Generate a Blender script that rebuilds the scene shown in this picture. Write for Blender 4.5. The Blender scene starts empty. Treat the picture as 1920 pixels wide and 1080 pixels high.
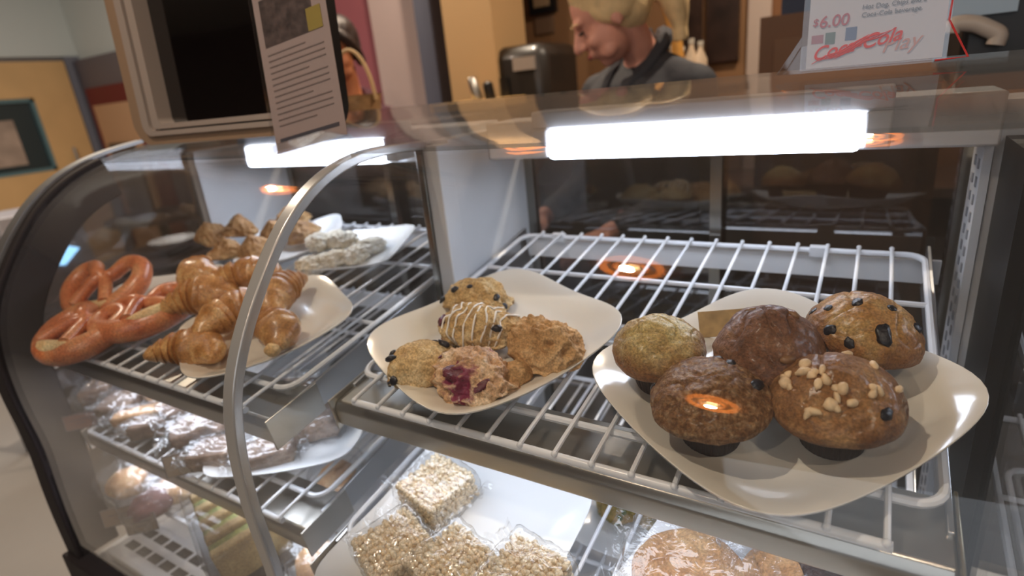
import bpy, bmesh, math, random
import numpy as np
from mathutils import Vector, Matrix, Euler, noise

# ---------------------------------------------------------------- camera, world, exposure
S = bpy.context.scene
S.view_settings.view_transform = 'Standard'
S.view_settings.look = 'None'
S.view_settings.gamma = 1.0
S.view_settings.use_curve_mapping = False
S.view_settings.exposure = 0.0
ZC = 1.38                     # eye height; everything below is laid out relative to the eye and lifted by ZC at the end
R = np.array([[0.8539092993665458, 0.5112221128960449, -0.0974210436273309],
              [0.09189898146474897, -0.33237705557721164, -0.9386586547470623],
              [-0.5122435804000637, 0.7925764595368239, -0.3308006501308557]])   # rows: right, down, forward
FPX = 1080.0
cam_d = bpy.data.cameras.new('camera')
cam = bpy.data.objects.new('camera', cam_d)
S.collection.objects.link(cam)
cam_d.sensor_width = 36.0
cam_d.lens = FPX / 1920 * 36.0
cam_d.clip_start = 0.02
mw = Matrix.Identity(4)
for i in range(3):
    mw[i][0] = R[0][i]; mw[i][1] = -R[1][i]; mw[i][2] = -R[2][i]
cam.matrix_world = mw
cam_d.dof.use_dof = True
cam_d.dof.focus_distance = 0.56
cam_d.dof.aperture_fstop = 3.6
S.camera = cam

W = bpy.data.worlds.new('world'); S.world = W; W.use_nodes = True
W.node_tree.nodes['Background'].inputs[0].default_value = (0.80, 0.83, 0.90, 1)
W.node_tree.nodes['Background'].inputs[1].default_value = 0.17
S.cycles.transparent_max_bounces = 32
S.cycles.max_bounces = 8
S.cycles.sample_clamp_indirect = 4.0
S.cycles.caustics_reflective = False
S.cycles.caustics_refractive = False

def area(name, loc, target, size, power, color, shape='DISK', sy=None):
    l = bpy.data.lights.new(name, 'AREA'); l.shape = shape; l.size = size
    if sy: l.size_y = sy
    l.energy = power; l.color = color
    o = bpy.data.objects.new(name, l); S.collection.objects.link(o)
    o.location = loc
    o.rotation_euler = (Vector(target) - Vector(loc)).to_track_quat('-Z', 'Y').to_euler()
    return o
WARM = (1.0, 0.86, 0.68)
SPOTS = [(-0.7, -0.12), (-0.03, 2.0), (-0.54, -1.6), (-2.6, 0.9), (-1.5, 2.1), (0.9, -0.6)]
# broad cool area light from behind the customer
area('shop_window_light', (0.6, -2.7, 0.7), (-1.2, 1.5, -0.5), 2.6, 16, (0.86, 0.92, 1.0), 'RECTANGLE', 1.6)
area('dining_room_light', (-4.2, 1.2, 1.2), (-5.4, 1.6, -1.0), 2.0, 60, (1.0, 0.97, 0.93), 'RECTANGLE', 2.0)

# ---------------------------------------------------------------- pixel helpers (layout only)
T = 0.15
NV = np.array([0, -math.sin(T), math.cos(T)]); UV_ = np.array([0, math.cos(T), math.sin(T)])
def ray(x, y): return R.T @ np.array([(x - 960) / FPX, (y - 540) / FPX, 1.0])
def at(x, y, ax, val):
    d = ray(x, y); return d * val / d[ax]
def rk(x, y, h=0.0):
    """pixel on the plane h metres above the upper wire rack -> (x, v)"""
    d = ray(x, y); p = d * (-0.4 + h) / (NV @ d); return float(p[0]), float(p @ UV_)
def RK(x, v, h=0.0):
    p = UV_ * v + NV * (-0.4 + h); return Vector((x, float(p[1]), float(p[2])))

# ---------------------------------------------------------------- materials
def lin(c):
    return tuple((v / 12.92 if v <= 0.04045 else ((v + 0.055) / 1.055) ** 2.4) for v in c[:3]) + (1.0,)
def hexc(h): return lin(tuple(int(h[i:i + 2], 16) / 255 for i in (0, 2, 4)))
def newmat(n):
    m = bpy.data.materials.new(n); m.use_nodes = True; nt = m.node_tree
    return m, nt, nt.nodes['Principled BSDF']
def plain(n, col, rough=0.5, metal=0.0, bump=0.0, bscale=60, var=0.0, vscale=8, coat=0.0, spec=0.5):
    m, nt, b = newmat(n)
    c = hexc(col)
    b.inputs['Base Color'].default_value = c
    b.inputs['Roughness'].default_value = rough
    b.inputs['Metallic'].default_value = metal
    b.inputs['Coat Weight'].default_value = coat
    b.inputs['Specular IOR Level'].default_value = spec
    tc = nt.nodes.new('ShaderNodeTexCoord')
    if var:
        no = nt.nodes.new('ShaderNodeTexNoise'); no.inputs['Scale'].default_value = vscale; no.inputs['Detail'].default_value = 5
        nt.links.new(tc.outputs['Object'], no.inputs['Vector'])
        r = nt.nodes.new('ShaderNodeValToRGB')
        r.color_ramp.elements[0].position = 0.3; r.color_ramp.elements[1].position = 0.7
        r.color_ramp.elements[0].color = tuple(v * (1 - var) for v in c[:3]) + (1,)
        r.color_ramp.elements[1].color = tuple(min(1, v * (1 + var)) for v in c[:3]) + (1,)
        nt.links.new(no.outputs['Fac'], r.inputs['Fac']); nt.links.new(r.outputs['Color'], b.inputs['Base Color'])
    if bump:
        no = nt.nodes.new('ShaderNodeTexNoise'); no.inputs['Scale'].default_value = bscale; no.inputs['Detail'].default_value = 6
        nt.links.new(tc.outputs['Object'], no.inputs['Vector'])
        bp = nt.nodes.new('ShaderNodeBump'); bp.inputs['Strength'].default_value = bump; bp.inputs['Distance'].default_value = 0.002
        nt.links.new(no.outputs['Fac'], bp.inputs['Height']); nt.links.new(bp.outputs['Normal'], b.inputs['Normal'])
    return m
def emis(n, col, st, var=0.0):
    m, nt, b = newmat(n)
    b.inputs['Base Color'].default_value = (0.6, 0.6, 0.6, 1)
    b.inputs['Emission Color'].default_value = hexc(col); b.inputs['Emission Strength'].default_value = st
    return m
def thin_glass(n, tint=(1, 1, 1), base=0.035, rough=0.0, scale=0.96, bump=0.0, bscale=40, dirt=0.0, gcol=(1, 1, 1)):
    """pane or film: lets light straight through and mirrors more at grazing angles (Schlick)"""
    m = bpy.data.materials.new(n); m.use_nodes = True; nt = m.node_tree
    for x in list(nt.nodes):
        if x.type != 'OUTPUT_MATERIAL': nt.nodes.remove(x)
    out = [x for x in nt.nodes if x.type == 'OUTPUT_MATERIAL'][0]
    tr = nt.nodes.new('ShaderNodeBsdfTransparent'); tr.inputs[0].default_value = tuple(tint) + (1,)
    gl = nt.nodes.new('ShaderNodeBsdfGlossy'); gl.inputs['Roughness'].default_value = rough; gl.inputs['Color'].default_value = tuple(gcol) + (1,)
    lw = nt.nodes.new('ShaderNodeLayerWeight'); lw.inputs['Blend'].default_value = 0.5
    pw = nt.nodes.new('ShaderNodeMath'); pw.operation = 'POWER'; pw.inputs[1].default_value = 5.0
    ml = nt.nodes.new('ShaderNodeMath'); ml.operation = 'MULTIPLY_ADD'; ml.inputs[1].default_value = scale - base; ml.inputs[2].default_value = base
    mx = nt.nodes.new('ShaderNodeMixShader')
    nt.links.new(lw.outputs['Facing'], pw.inputs[0]); nt.links.new(pw.outputs[0], ml.inputs[0])
    nt.links.new(ml.outputs[0], mx.inputs[0]); nt.links.new(tr.outputs[0], mx.inputs[1]); nt.links.new(gl.outputs[0], mx.inputs[2])
    tc = nt.nodes.new('ShaderNodeTexCoord')
    if bump:
        no = nt.nodes.new('ShaderNodeTexNoise'); no.inputs['Scale'].default_value = bscale; no.inputs['Detail'].default_value = 3
        no.inputs['Distortion'].default_value = 1.2
        nt.links.new(tc.outputs['Object'], no.inputs['Vector'])
        bp = nt.nodes.new('ShaderNodeBump'); bp.inputs['Strength'].default_value = bump; bp.inputs['Distance'].default_value = 0.004
        nt.links.new(no.outputs['Fac'], bp.inputs['Height']); nt.links.new(bp.outputs['Normal'], gl.inputs['Normal']); nt.links.new(bp.outputs['Normal'], lw.inputs['Normal'])
    last = mx
    if dirt:
        df = nt.nodes.new('ShaderNodeBsdfDiffuse'); df.inputs[0].default_value = (0.8, 0.82, 0.85, 1)
        m2 = nt.nodes.new('ShaderNodeMixShader'); m2.inputs[0].default_value = dirt
        nt.links.new(mx.outputs[0], m2.inputs[1]); nt.links.new(df.outputs[0], m2.inputs[2]); last = m2
    nt.links.new(last.outputs[0], out.inputs['Surface'])
    return m
def food(n, c_low, c_mid, c_high, scale=30, rough=0.6, bump=0.5, bscale=120, coat=0.0, zr=None, zc=None, spots=None, spec=0.35, dist=0.002, patch=None):
    """baked crust: noise ramp of three tones, browner towards a local height (zr = z from,to) and optional dark specks"""
    m, nt, b = newmat(n)
    tc = nt.nodes.new('ShaderNodeTexCoord')
    no = nt.nodes.new('ShaderNodeTexNoise'); no.inputs['Scale'].default_value = scale; no.inputs['Detail'].default_value = 8; no.inputs['Roughness'].default_value = 0.62
    nt.links.new(tc.outputs['Object'], no.inputs['Vector'])
    r = nt.nodes.new('ShaderNodeValToRGB'); e = r.color_ramp.elements
    e[0].position = 0.33; e[0].color = hexc(c_low); e[1].position = 0.68; e[1].color = hexc(c_high)
    x = e.new(0.5); x.color = hexc(c_mid)
    nt.links.new(no.outputs['Fac'], r.inputs['Fac'])
    col = r.outputs['Color']
    if zr:
        sp = nt.nodes.new('ShaderNodeSeparateXYZ'); nt.links.new(tc.outputs['Object'], sp.inputs[0])
        mr = nt.nodes.new('ShaderNodeMapRange'); mr.inputs['From Min'].default_value = zr[0]; mr.inputs['From Max'].default_value = zr[1]
        ad = nt.nodes.new('ShaderNodeMath'); ad.operation = 'MULTIPLY_ADD'; ad.inputs[1].default_value = 0.03; ad.inputs[2].default_value = -0.015
        ad2 = nt.nodes.new('ShaderNodeMath'); ad2.operation = 'ADD'
        nt.links.new(no.outputs['Fac'], ad.inputs[0]); nt.links.new(ad.outputs[0], ad2.inputs[0]); nt.links.new(sp.outputs['Z'], ad2.inputs[1])
        nt.links.new(ad2.outputs[0], mr.inputs['Value'])
        mx = nt.nodes.new('ShaderNodeMix'); mx.data_type = 'RGBA'
        nt.links.new(mr.outputs[0], mx.inputs['Factor']); nt.links.new(col, mx.inputs[6]); mx.inputs[7].default_value = hexc(zc)
        col = mx.outputs[2]
    if spots:
        vo = nt.nodes.new('ShaderNodeTexVoronoi'); vo.inputs['Scale'].default_value = spots[0]
        nt.links.new(tc.outputs['Object'], vo.inputs['Vector'])
        r2 = nt.nodes.new('ShaderNodeValToRGB'); r2.color_ramp.elements[0].position = spots[1]; r2.color_ramp.elements[1].position = spots[1] + 0.06
        r2.color_ramp.elements[0].color = (1, 1, 1, 1); r2.color_ramp.elements[1].color = (0, 0, 0, 1)
        nt.links.new(vo.outputs['Distance'], r2.inputs['Fac'])
        mx = nt.nodes.new('ShaderNodeMix'); mx.data_type = 'RGBA'
        nt.links.new(r2.outputs['Color'], mx.inputs['Factor']); nt.links.new(col, mx.inputs[6]); mx.inputs[7].default_value = hexc(spots[2])
        col = mx.outputs[2]
    gn = nt.nodes.new('ShaderNodeTexNoise'); gn.inputs['Scale'].default_value = 420; gn.inputs['Detail'].default_value = 3; nt.links.new(tc.outputs['Object'], gn.inputs['Vector'])
    gr = nt.nodes.new('ShaderNodeMapRange'); gr.inputs['From Min'].default_value = 0.3; gr.inputs['From Max'].default_value = 0.7; gr.inputs['To Min'].default_value = 0.62; gr.inputs['To Max'].default_value = 1.32
    nt.links.new(gn.outputs['Fac'], gr.inputs['Value'])
    gm = nt.nodes.new('ShaderNodeMix'); gm.data_type = 'RGBA'; gm.blend_type = 'MULTIPLY'; gm.inputs['Factor'].default_value = 1.0
    nt.links.new(col, gm.inputs[6]); nt.links.new(gr.outputs[0], gm.inputs[7]); col = gm.outputs[2]
    if patch:
        vd = nt.nodes.new('ShaderNodeVectorMath'); vd.operation = 'DISTANCE'; vd.inputs[1].default_value = patch[0]
        sc_n = nt.nodes.new('ShaderNodeTexNoise'); sc_n.inputs['Scale'].default_value = 85; sc_n.inputs['Detail'].default_value = 6; nt.links.new(tc.outputs['Object'], sc_n.inputs['Vector'])
        nt.links.new(tc.outputs['Object'], vd.inputs[0])
        ma = nt.nodes.new('ShaderNodeMath'); ma.operation = 'MULTIPLY_ADD'; ma.inputs[1].default_value = 0.055; nt.links.new(sc_n.outputs['Fac'], ma.inputs[0]); nt.links.new(vd.outputs['Value'], ma.inputs[2])
        pr = nt.nodes.new('ShaderNodeMapRange'); pr.inputs['From Min'].default_value = patch[1] + 0.030; pr.inputs['From Max'].default_value = patch[1] + 0.020
        nt.links.new(ma.outputs[0], pr.inputs['Value'])
        pm = nt.nodes.new('ShaderNodeMix'); pm.data_type = 'RGBA'; nt.links.new(pr.outputs[0], pm.inputs['Factor']); nt.links.new(col, pm.inputs[6]); pm.inputs[7].default_value = hexc(patch[2]); col = pm.outputs[2]
    nt.links.new(col, b.inputs['Base Color'])
    b.inputs['Roughness'].default_value = rough; b.inputs['Coat Weight'].default_value = coat; b.inputs['Coat Roughness'].default_value = 0.25
    b.inputs['Specular IOR Level'].default_value = spec
    n2 = nt.nodes.new('ShaderNodeTexNoise'); n2.inputs['Scale'].default_value = bscale; n2.inputs['Detail'].default_value = 6; n2.inputs['Roughness'].default_value = 0.7
    nt.links.new(tc.outputs['Object'], n2.inputs['Vector'])
    bp = nt.nodes.new('ShaderNodeBump'); bp.inputs['Strength'].default_value = bump; bp.inputs['Distance'].default_value = dist
    nt.links.new(n2.outputs['Fac'], bp.inputs['Height']); nt.links.new(bp.outputs['Normal'], b.inputs['Normal'])
    return m

M = {}
M['white_paint'] = plain('white_paint', 'dfe1e4', 0.35, var=0.04)
M['white_wire'] = plain('white_wire', 'e6e8ec', 0.28, coat=0.3)
M['steel'] = plain('steel', 'bcb9b2', 0.30, 0.9, bump=0.05, bscale=300)
M['steel_dark'] = plain('steel_dark', '8b8984', 0.22, 1.0)
M['brass'] = plain('brass', '9a8f78', 0.3, 0.9)
M['alu'] = plain('alu', 'c8cacd', 0.3, 0.9)
M['grey_trim'] = plain('grey_trim', 'b9b8b6', 0.28, 0.4, coat=0.4)
M['dark_frame'] = plain('dark_frame', '20181a', 0.75)
M['black'] = plain('black', '151314', 0.4)
M['glass'] = thin_glass('glass', (0.985, 0.99, 0.99), 0.03, dirt=0.005)
M['top_glass'] = thin_glass('top_glass', (0.70, 0.69, 0.68), 0.05, scale=0.60, rough=0.02, dirt=0.03)
M['smoked'] = thin_glass('smoked', (0.55, 0.55, 0.56), 0.07, rough=0.02)
M['film'] = thin_glass('film', (0.985, 0.985, 0.985), 0.08, rough=0.10, bump=1.0, bscale=34, scale=0.9, dirt=0.03)
M['acrylic'] = thin_glass('acrylic', (0.93, 0.93, 0.94), 0.06, rough=0.03)
M['acrylic_red'] = plain('acrylic_red', 'e04848', 0.2, coat=0.5)
M['china'] = plain('china', 'e6e0d4', 0.16, coat=0.6, spec=0.6)
M['china_white'] = plain('china_white', 'eef0f1', 0.16, coat=0.6, spec=0.6)
M['paper_cup'] = plain('paper_cup', '2b1c19', 0.7)
M['berry'] = plain('berry', '17151d', 0.35, bump=0.5, bscale=200)
M['raspberry'] = plain('raspberry', '5a1027', 0.3, bump=0.9, bscale=250, var=0.5, vscale=120)
M['nut'] = plain('nut', 'e4c69c', 0.5, var=0.25, vscale=90, bump=0.4, bscale=200)
M['choc'] = plain('choc', '8a6647', 0.4)
M['icing'] = plain('icing', 'f0ece4', 0.3)
M['lamp'] = emis('lamp', 'e2ecff', 11.0)
M['lamp_low'] = emis('lamp_low', 'e6eeff', 5.5)
M['lamp_left'] = emis('lamp_left', 'e6eeff', 12.0)
M['spot_bulb'] = emis('spot_bulb', 'ffcf90', 22.0)
M['spot_ring'] = emis('spot_ring', 'ff8a35', 7.0)
M['paper'] = plain('paper', 'dcd8dc', 0.6)
M['red_ink'] = plain('red_ink', 'c22a35', 0.5)
M['red_ink_bright'] = plain('red_ink_bright', 'e8382c', 0.5)
M['orange_ink'] = plain('orange_ink', 'd9907a', 0.5)
M['grey_ink'] = plain('grey_ink', '55525a', 0.6)
M['tan_plastic'] = plain('tan_plastic', 'a89a90', 0.4, coat=0.2)
M['tan_side'] = plain('tan_side', '9a8068', 0.45)
M['screen'] = plain('screen', '0a0708', 0.08, coat=1.0)
M['blonde'] = plain('blonde', 'e6c592', 0.5, bump=1.0, bscale=60, var=0.25, vscale=20)
M['dark_hair'] = plain('dark_hair', '2a1a18', 0.5, bump=1.0, bscale=60)
M['skin'] = plain('skin', 'dd9c86', 0.5, var=0.06, vscale=10)
M['skin_warm'] = plain('skin_warm', 'd68a62', 0.5, var=0.06, vscale=10)
M['jacket'] = plain('jacket', '34343a', 0.8, bump=0.4, bscale=200)
M['jacket_stripe'] = plain('jacket_stripe', '8e8e90', 0.7)
M['red_cloth'] = plain('red_cloth', '4a2230', 0.8)
M['eye'] = plain('eye', '3a2a22', 0.3)
M['lips'] = plain('lips', 'b05a55', 0.4)
M['wicker'] = plain('wicker', 'b98f63', 0.6, bump=1.0, bscale=80, var=0.2, vscale=60)

# ---------------------------------------------------------------- mesh collector
COL = S.collection
def tag(o, label=None, cat=None, group=None, kind=None):
    if label: o['label'] = label
    if cat: o['category'] = cat
    if group: o['group'] = group
    if kind: o['kind'] = kind
    return o
def empty(name, loc=(0, 0, 0), rot=None):
    o = bpy.data.objects.new(name, None); COL.objects.link(o); o.location = loc; o.empty_display_size = 0.02
    if rot is not None: o.rotation_euler = rot
    return o
def copy_tree(o, parent=None):
    c = o.copy(); COL.objects.link(c); c.parent = parent
    for ch in list(o.children): copy_tree(ch, c)
    return c

class MB:
    def __init__(s): s.v = []; s.f = []
    def add(s, vs, fs):
        k = len(s.v); s.v += [Vector(p) for p in vs]; s.f += [tuple(i + k for i in f) for f in fs]; return s
    def box(s, a, b, mat=None):
        x0, y0, z0 = a; x1, y1, z1 = b
        vs = [Vector(p) for p in ((x0, y0, z0), (x1, y0, z0), (x1, y1, z0), (x0, y1, z0), (x0, y0, z1), (x1, y0, z1), (x1, y1, z1), (x0, y1, z1))]
        if mat is not None: vs = [mat @ p for p in vs]
        return s.add(vs, [(0, 3, 2, 1), (4, 5, 6, 7), (0, 1, 5, 4), (1, 2, 6, 5), (2, 3, 7, 6), (3, 0, 4, 7)])
    def tube(s, pts, r, n=8, closed=False, caps=True):
        pts = [Vector(p) for p in pts]; m = len(pts)
        rs = r if isinstance(r, (list, tuple)) else [r] * m
        rings = []; prev = None
        for i, p in enumerate(pts):
            if closed: t = pts[(i + 1) % m] - pts[i - 1]
            else: t = pts[min(i + 1, m - 1)] - pts[max(i - 1, 0)]
            if t.length < 1e-9: t = Vector((0, 0, 1))
            t.normalize()
            if prev is None:
                a = Vector((0, 0, 1)) if abs(t.z) < 0.9 else Vector((1, 0, 0))
                u = t.cross(a).normalized()
            else:
                u = prev - t * prev.dot(t)
                u = u.normalized() if u.length > 1e-6 else t.orthogonal().normalized()
            w = t.cross(u); prev = u
            rings.append([p + (u * math.cos(2 * math.pi * k / n) + w * math.sin(2 * math.pi * k / n)) * rs[i] for k in range(n)])
        vs = [q for rg in rings for q in rg]; fs = []
        for i in range(m if closed else m - 1):
            j = (i + 1) % m
            for k in range(n):
                fs.append((i * n + k, i * n + (k + 1) % n, j * n + (k + 1) % n, j * n + k))
        if caps and not closed:
            fs.append(tuple(range(n - 1, -1, -1))); fs.append(tuple((m - 1) * n + k for k in range(n)))
        return s.add(vs, fs)
    def prism(s, poly, axis, a, b):
        """extrude a 2D polygon along an axis (0: poly is (y,z); 1: (x,z); 2: (x,y))"""
        def P(p, q):
            return {0: (q, p[0], p[1]), 1: (p[0], q, p[1]), 2: (p[0], p[1], q)}[axis]
        n = len(poly); vs = [P(p, a) for p in poly] + [P(p, b) for p in poly]
        fs = [tuple(range(n - 1, -1, -1)), tuple(range(n, 2 * n))] + [(i, (i + 1) % n, n + (i + 1) % n, n + i) for i in range(n)]
        return s.add(vs, fs)
    def sheet(s, rows):
        m, n = len(rows), len(rows[0])
        return s.add([p for r in rows for p in r], [(i * n + j, i * n + j + 1, (i + 1) * n + j + 1, (i + 1) * n + j) for i in range(m - 1) for j in range(n - 1)])
    def lathe(s, prof, n=32, c=(0, 0, 0), fn=None):
        vs = []; c = Vector(c)
        for r, z in prof:
            for k in range(n):
                a = 2 * math.pi * k / n; rr = r if fn is None else fn(r, z, a)
                vs.append(c + Vector((rr * math.cos(a), rr * math.sin(a), z)))
        m = len(prof)
        fs = [(i * n + k, i * n + (k + 1) % n, (i + 1) * n + (k + 1) % n, (i + 1) * n + k) for i in range(m - 1) for k in range(n)]
        if prof[0][0] == prof[-1][0] and m == 4: fs += [((m - 1) * n + k, (m - 1) * n + (k + 1) % n, (k + 1) % n, k) for k in range(n)]
        else: fs += [tuple(range(n - 1, -1, -1)), tuple((m - 1) * n + k for k in range(n))]
        return s.add(vs, fs)
    def ball(s, c, rad, sub=3, fn=None, mat=None):
        vs, fs = ico(sub); c = Vector(c)
        rad = (rad,) * 3 if not hasattr(rad, '__len__') else rad
        out = []
        for p in vs:
            q = Vector((p.x * rad[0], p.y * rad[1], p.z * rad[2]))
            if fn: q = fn(p, q)
            if mat is not None: q = mat @ q
            out.append(q + c)
        return s.add(out, fs)
    def build(s, name, mat, parent=None, world=True, smooth=True, bevel=0.0, seg=2, angle=40):
        me = bpy.data.meshes.new(name)
        off = Vector((0, 0, 0))
        if parent is not None and world:
            p = parent
            while p is not None: off += Vector(p.location); p = p.parent
        me.from_pydata([tuple(v - off) for v in s.v], [], s.f); me.update()
        bm = bmesh.new(); bm.from_mesh(me); bmesh.ops.recalc_face_normals(bm, faces=bm.faces); bm.to_mesh(me); bm.free()
        me.materials.append(mat)
        o = bpy.data.objects.new(name, me); COL.objects.link(o)
        if parent is not None: o.parent = parent
        if smooth:
            for p in me.polygons: p.use_smooth = True
            try: me.set_sharp_from_angle(angle=math.radians(angle))
            except Exception: pass
        if bevel:
            b = o.modifiers.new('bevel', 'BEVEL'); b.width = bevel; b.segments = seg; b.limit_method = 'ANGLE'
        return o
_ico = {}
def ico(sub):
    if sub not in _ico:
        bm = bmesh.new(); bmesh.ops.create_icosphere(bm, subdivisions=sub, radius=1.0)
        bm.verts.ensure_lookup_table()
        _ico[sub] = ([v.co.copy() for v in bm.verts], [tuple(v.index for v in f.verts) for f in bm.faces]); bm.free()
    return _ico[sub]
def struct(o): o['kind'] = 'structure'; return o
def fract(p, o=4): return noise.fractal(Vector(p), 1.0, 2.0, o)
def catmull(P, n=8, closed=False):
    P = [Vector(p) for p in P]; out = []; m = len(P)
    for i in range(m if closed else m - 1):
        p0 = P[(i - 1) % m] if closed or i > 0 else P[i]; p1 = P[i]; p2 = P[(i + 1) % m]
        p3 = P[(i + 2) % m] if closed or i + 2 < m else P[-1]
        for k in range(n):
            t = k / n
            out.append(0.5 * ((2 * p1) + (-p0 + p2) * t + (2 * p0 - 5 * p1 + 4 * p2 - p3) * t * t + (-p0 + 3 * p1 - 3 * p2 + p3) * t ** 3))
    if not closed: out.append(P[-1])
    return out

# ================================================================ ROOM
FL = -ZC
XL, YB, XR, YF, CE = -6.6, 3.0, 3.2, -3.2, 1.32
m_floor = plain('floor_tile', '9d9893', 0.35, var=0.06, vscale=2)
m_soffit = plain('soffit_white', 'cfd0c8', 0.7)
m_tanwall = plain('tan_wall', '94704c', 0.75, var=0.05, vscale=2)
m_mauve = plain('mauve_wall', '8d4c55', 0.75)
m_mauve_lit = plain('pale_wall', 'b5a09c', 0.75)
m_wood = plain('pale_wood', 'd8ab72', 0.5, var=0.06, vscale=4)
m_darkw = plain('dark_wood', '3c2b24', 0.4, var=0.2, vscale=5)
struct(MB().box((XL, YF, FL - 0.05), (XR, YB, FL)).build('floor', m_floor))
struct(MB().box((XL, YF, CE), (XR, YB, CE + 0.05)).build('ceiling', plain('ceiling_paint', 'b9b4aa', 0.8)))
struct(MB().box((XL, YB, FL), (XR, YB + 0.05, CE)).build('wall_back', m_tanwall))
struct(MB().box((XL, 0.1, 0.66), (XL + 0.04, YB, CE)).build('trim_3', m_soffit))
struct(MB().box((XL, YB - 0.03, 0.55), (-3.3, YB - 0.001, CE)).build('trim_2', m_soffit))
struct(MB().box((XL - 0.05, YF, FL), (XL, YB, CE)).build('wall_left', plain('wall_left_grey', '77706c', 0.8)))
struct(MB().box((XR, YF, FL), (XR + 0.05, YB, CE)).build('wall_right', plain('grey_wall', '6f665e', 0.8)))
struct(MB().box((XL, YF - 0.05, FL), (XR, YF, CE)).build('wall_front', plain('front_wall', '6b625c', 0.8)))
# mauve wall, light on its right stretch painted paler, behind the far end of the case
P1, P2 = at(560, 100, 1, 2.4), at(812, 100, 1, 2.4)
struct(MB().box((-3.4, 2.40, FL), (P1[0] + 0.6, 2.46, CE)).build('wall_rear_mauve', m_mauve))
struct(MB().box((P1[0] + 0.6, 2.38, FL), (P2[0], 2.46, CE)).build('wall_rear_pale', m_mauve_lit))
struct(MB().box((P2[0], 2.30, FL), (P2[0] + 0.09, 2.42, CE)).build('trim_1', plain('blue_grey_trim', '5e6070', 0.5)))
P3 = at(842, 90, 1, 2.2); P4 = at(932, 90, 1, 2.2)
struct(MB().box((P3[0], 2.18, FL), (P4[0], 2.45, CE)).build('wall_pillar_tan', plain('tan_pillar', 'cfa877', 0.7)))
P5 = at(1402, 60, 1, 2.93); P6 = at(1445, 60, 1, 2.93)
struct(MB().box((P5[0], 2.925, FL), (P6[0], 2.948, CE)).build('wall_pillar_pale', plain('pale_pillar', 'bba79a', 0.7)))
struct(MB().box((P6[0], 2.935, FL), (P6[0] + 1.2, 2.948, CE)).build('wall_brown_panel', plain('brown_panel', '7d5231', 0.7)))

def room_door(n, y0, y1, col, inner_col, tall, gap):
    f = MB(); w = 0.34 if y1 - y0 > 0.5 else 0.06
    x = XL + 0.06
    f.box((XL, y0, FL), (x, y0 + w, tall)).box((XL, y1 - w, FL), (x, y1, tall)).box((XL, y0 + w, tall - min(w, 0.34) * 0.9), (x, y1 - w, tall))
    f.box((XL, y0 + w, FL), (x, y1 - w, FL + 1.05))
    d = struct(f.build('door_%d' % n, col))
    g = MB().box((XL + 0.01, y0 + w, FL + 1.05), (XL + 0.03, y1 - w, tall - min(w, 0.34) * 0.9)).build('door_glass', inner_col, d)
    if w > 0.1:
        tb = MB()
        for a_, b_ in (((y0 + w, -0.33), (y0 + w + 0.03, 0.31)), ((y1 - w - 0.03, -0.33), (y1 - w, 0.31)), ((y0 + w, -0.33), (y1 - w, -0.30)), ((y0 + w, 0.28), (y1 - w, 0.31))): tb.box((XL + 0.03, a_[0], a_[1]), (XL + 0.065, b_[0], b_[1]))
        tb.build('glazing_bead', plain('teal_bead', '5f7a7c', 0.4), d, smooth=False)
        MB().box((XL + 0.031, y0 + w + 0.05, -0.25), (XL + 0.034, y1 - w - 0.2, 0.14)).build('notice', plain('door_notice', 'a58d7a', 0.6, var=0.3, vscale=6), d, smooth=False)
    h = MB().tube([(x + 0.04, y1 - w * 0.5, -0.45), (x + 0.04, y1 - w * 0.5, -0.15)], 0.012).build('door_handle', M['steel'], d)
    return d
room_door(1, 1.55, 2.83, m_wood, plain('door_pane', '2c3a3d', 0.15, coat=0.5), 0.62, 0)
room_door(2, 0.2, 1.45, m_wood, plain('door_pane_b', '3a3533', 0.15, coat=0.5), 0.62, 0)
room_door(3, 2.84, 2.99, plain('door_post_grey', '77757c', 0.5), plain('door_post_grey_b', '77757c', 0.5), 0.66, 0)
# far back-left: grey framed doorway with a red surround on the back wall
a = at(118, 120, 1, YB - 0.02)
def far(x): return at(x, 200, 1, YB)[0]
fr = MB()
fr.box((-6.55, YB - 0.08, FL), (-5.35, YB, 0.62))
struct(fr.build('door_4', plain('door_surround', '6c6162', 0.5)))
o = bpy.data.objects['door_4']
MB().box((-6.45, YB - 0.11, FL), (-5.45, YB - 0.08, 0.36)).build('red_panel', plain('red_panel', '6d1c1c', 0.5), o)
MB().box((-6.35, YB - 0.13, FL), (-5.7, YB - 0.11, 0.2)).build('door_leaf', plain('door_leaf_tan', 'c89b74', 0.5), o)
MB().box((-6.25, YB - 0.15, -0.9), (-5.8, YB - 0.13, -0.15)).build('door_window', plain('door_window', '4d4038', 0.3), o)

# ceiling downlights
for i, (x, y) in enumerate(SPOTS):
    r = empty('downlight', (x, y, CE))
    tag(r, ['warm recessed downlight above the customer side', 'warm recessed downlight above the staff aisle', 'warm recessed downlight near the front wall',
            'warm recessed downlight over the dining side', 'warm recessed downlight before the mauve wall', 'warm recessed downlight beyond the case to the right'][i], 'downlight', 'ceiling downlights')
    MB().lathe([(0.100, -0.03), (0.12, -0.03), (0.12, 0.0), (0.100, 0.0)], 32, (x, y, CE)).build('trim_ring', M['spot_ring'], r)
    MB().lathe([(0.052, -0.03), (0.062, -0.03), (0.062, -0.002), (0.052, -0.002)], 32, (x, y, CE)).build('inner_ring', M['spot_ring'], r)
    MB().lathe([(0.0001, -0.04), (0.022, -0.04), (0.028, -0.03), (0.028, -0.002), (0.0001, -0.002)], 24, (x, y, CE)).build('bulb', M['spot_bulb'], r)
    area('downlight_light', (x, y, CE - 0.06), (x, y, 0), 0.05, [11, 24, 8, 24, 22, 8][i], WARM)

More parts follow.
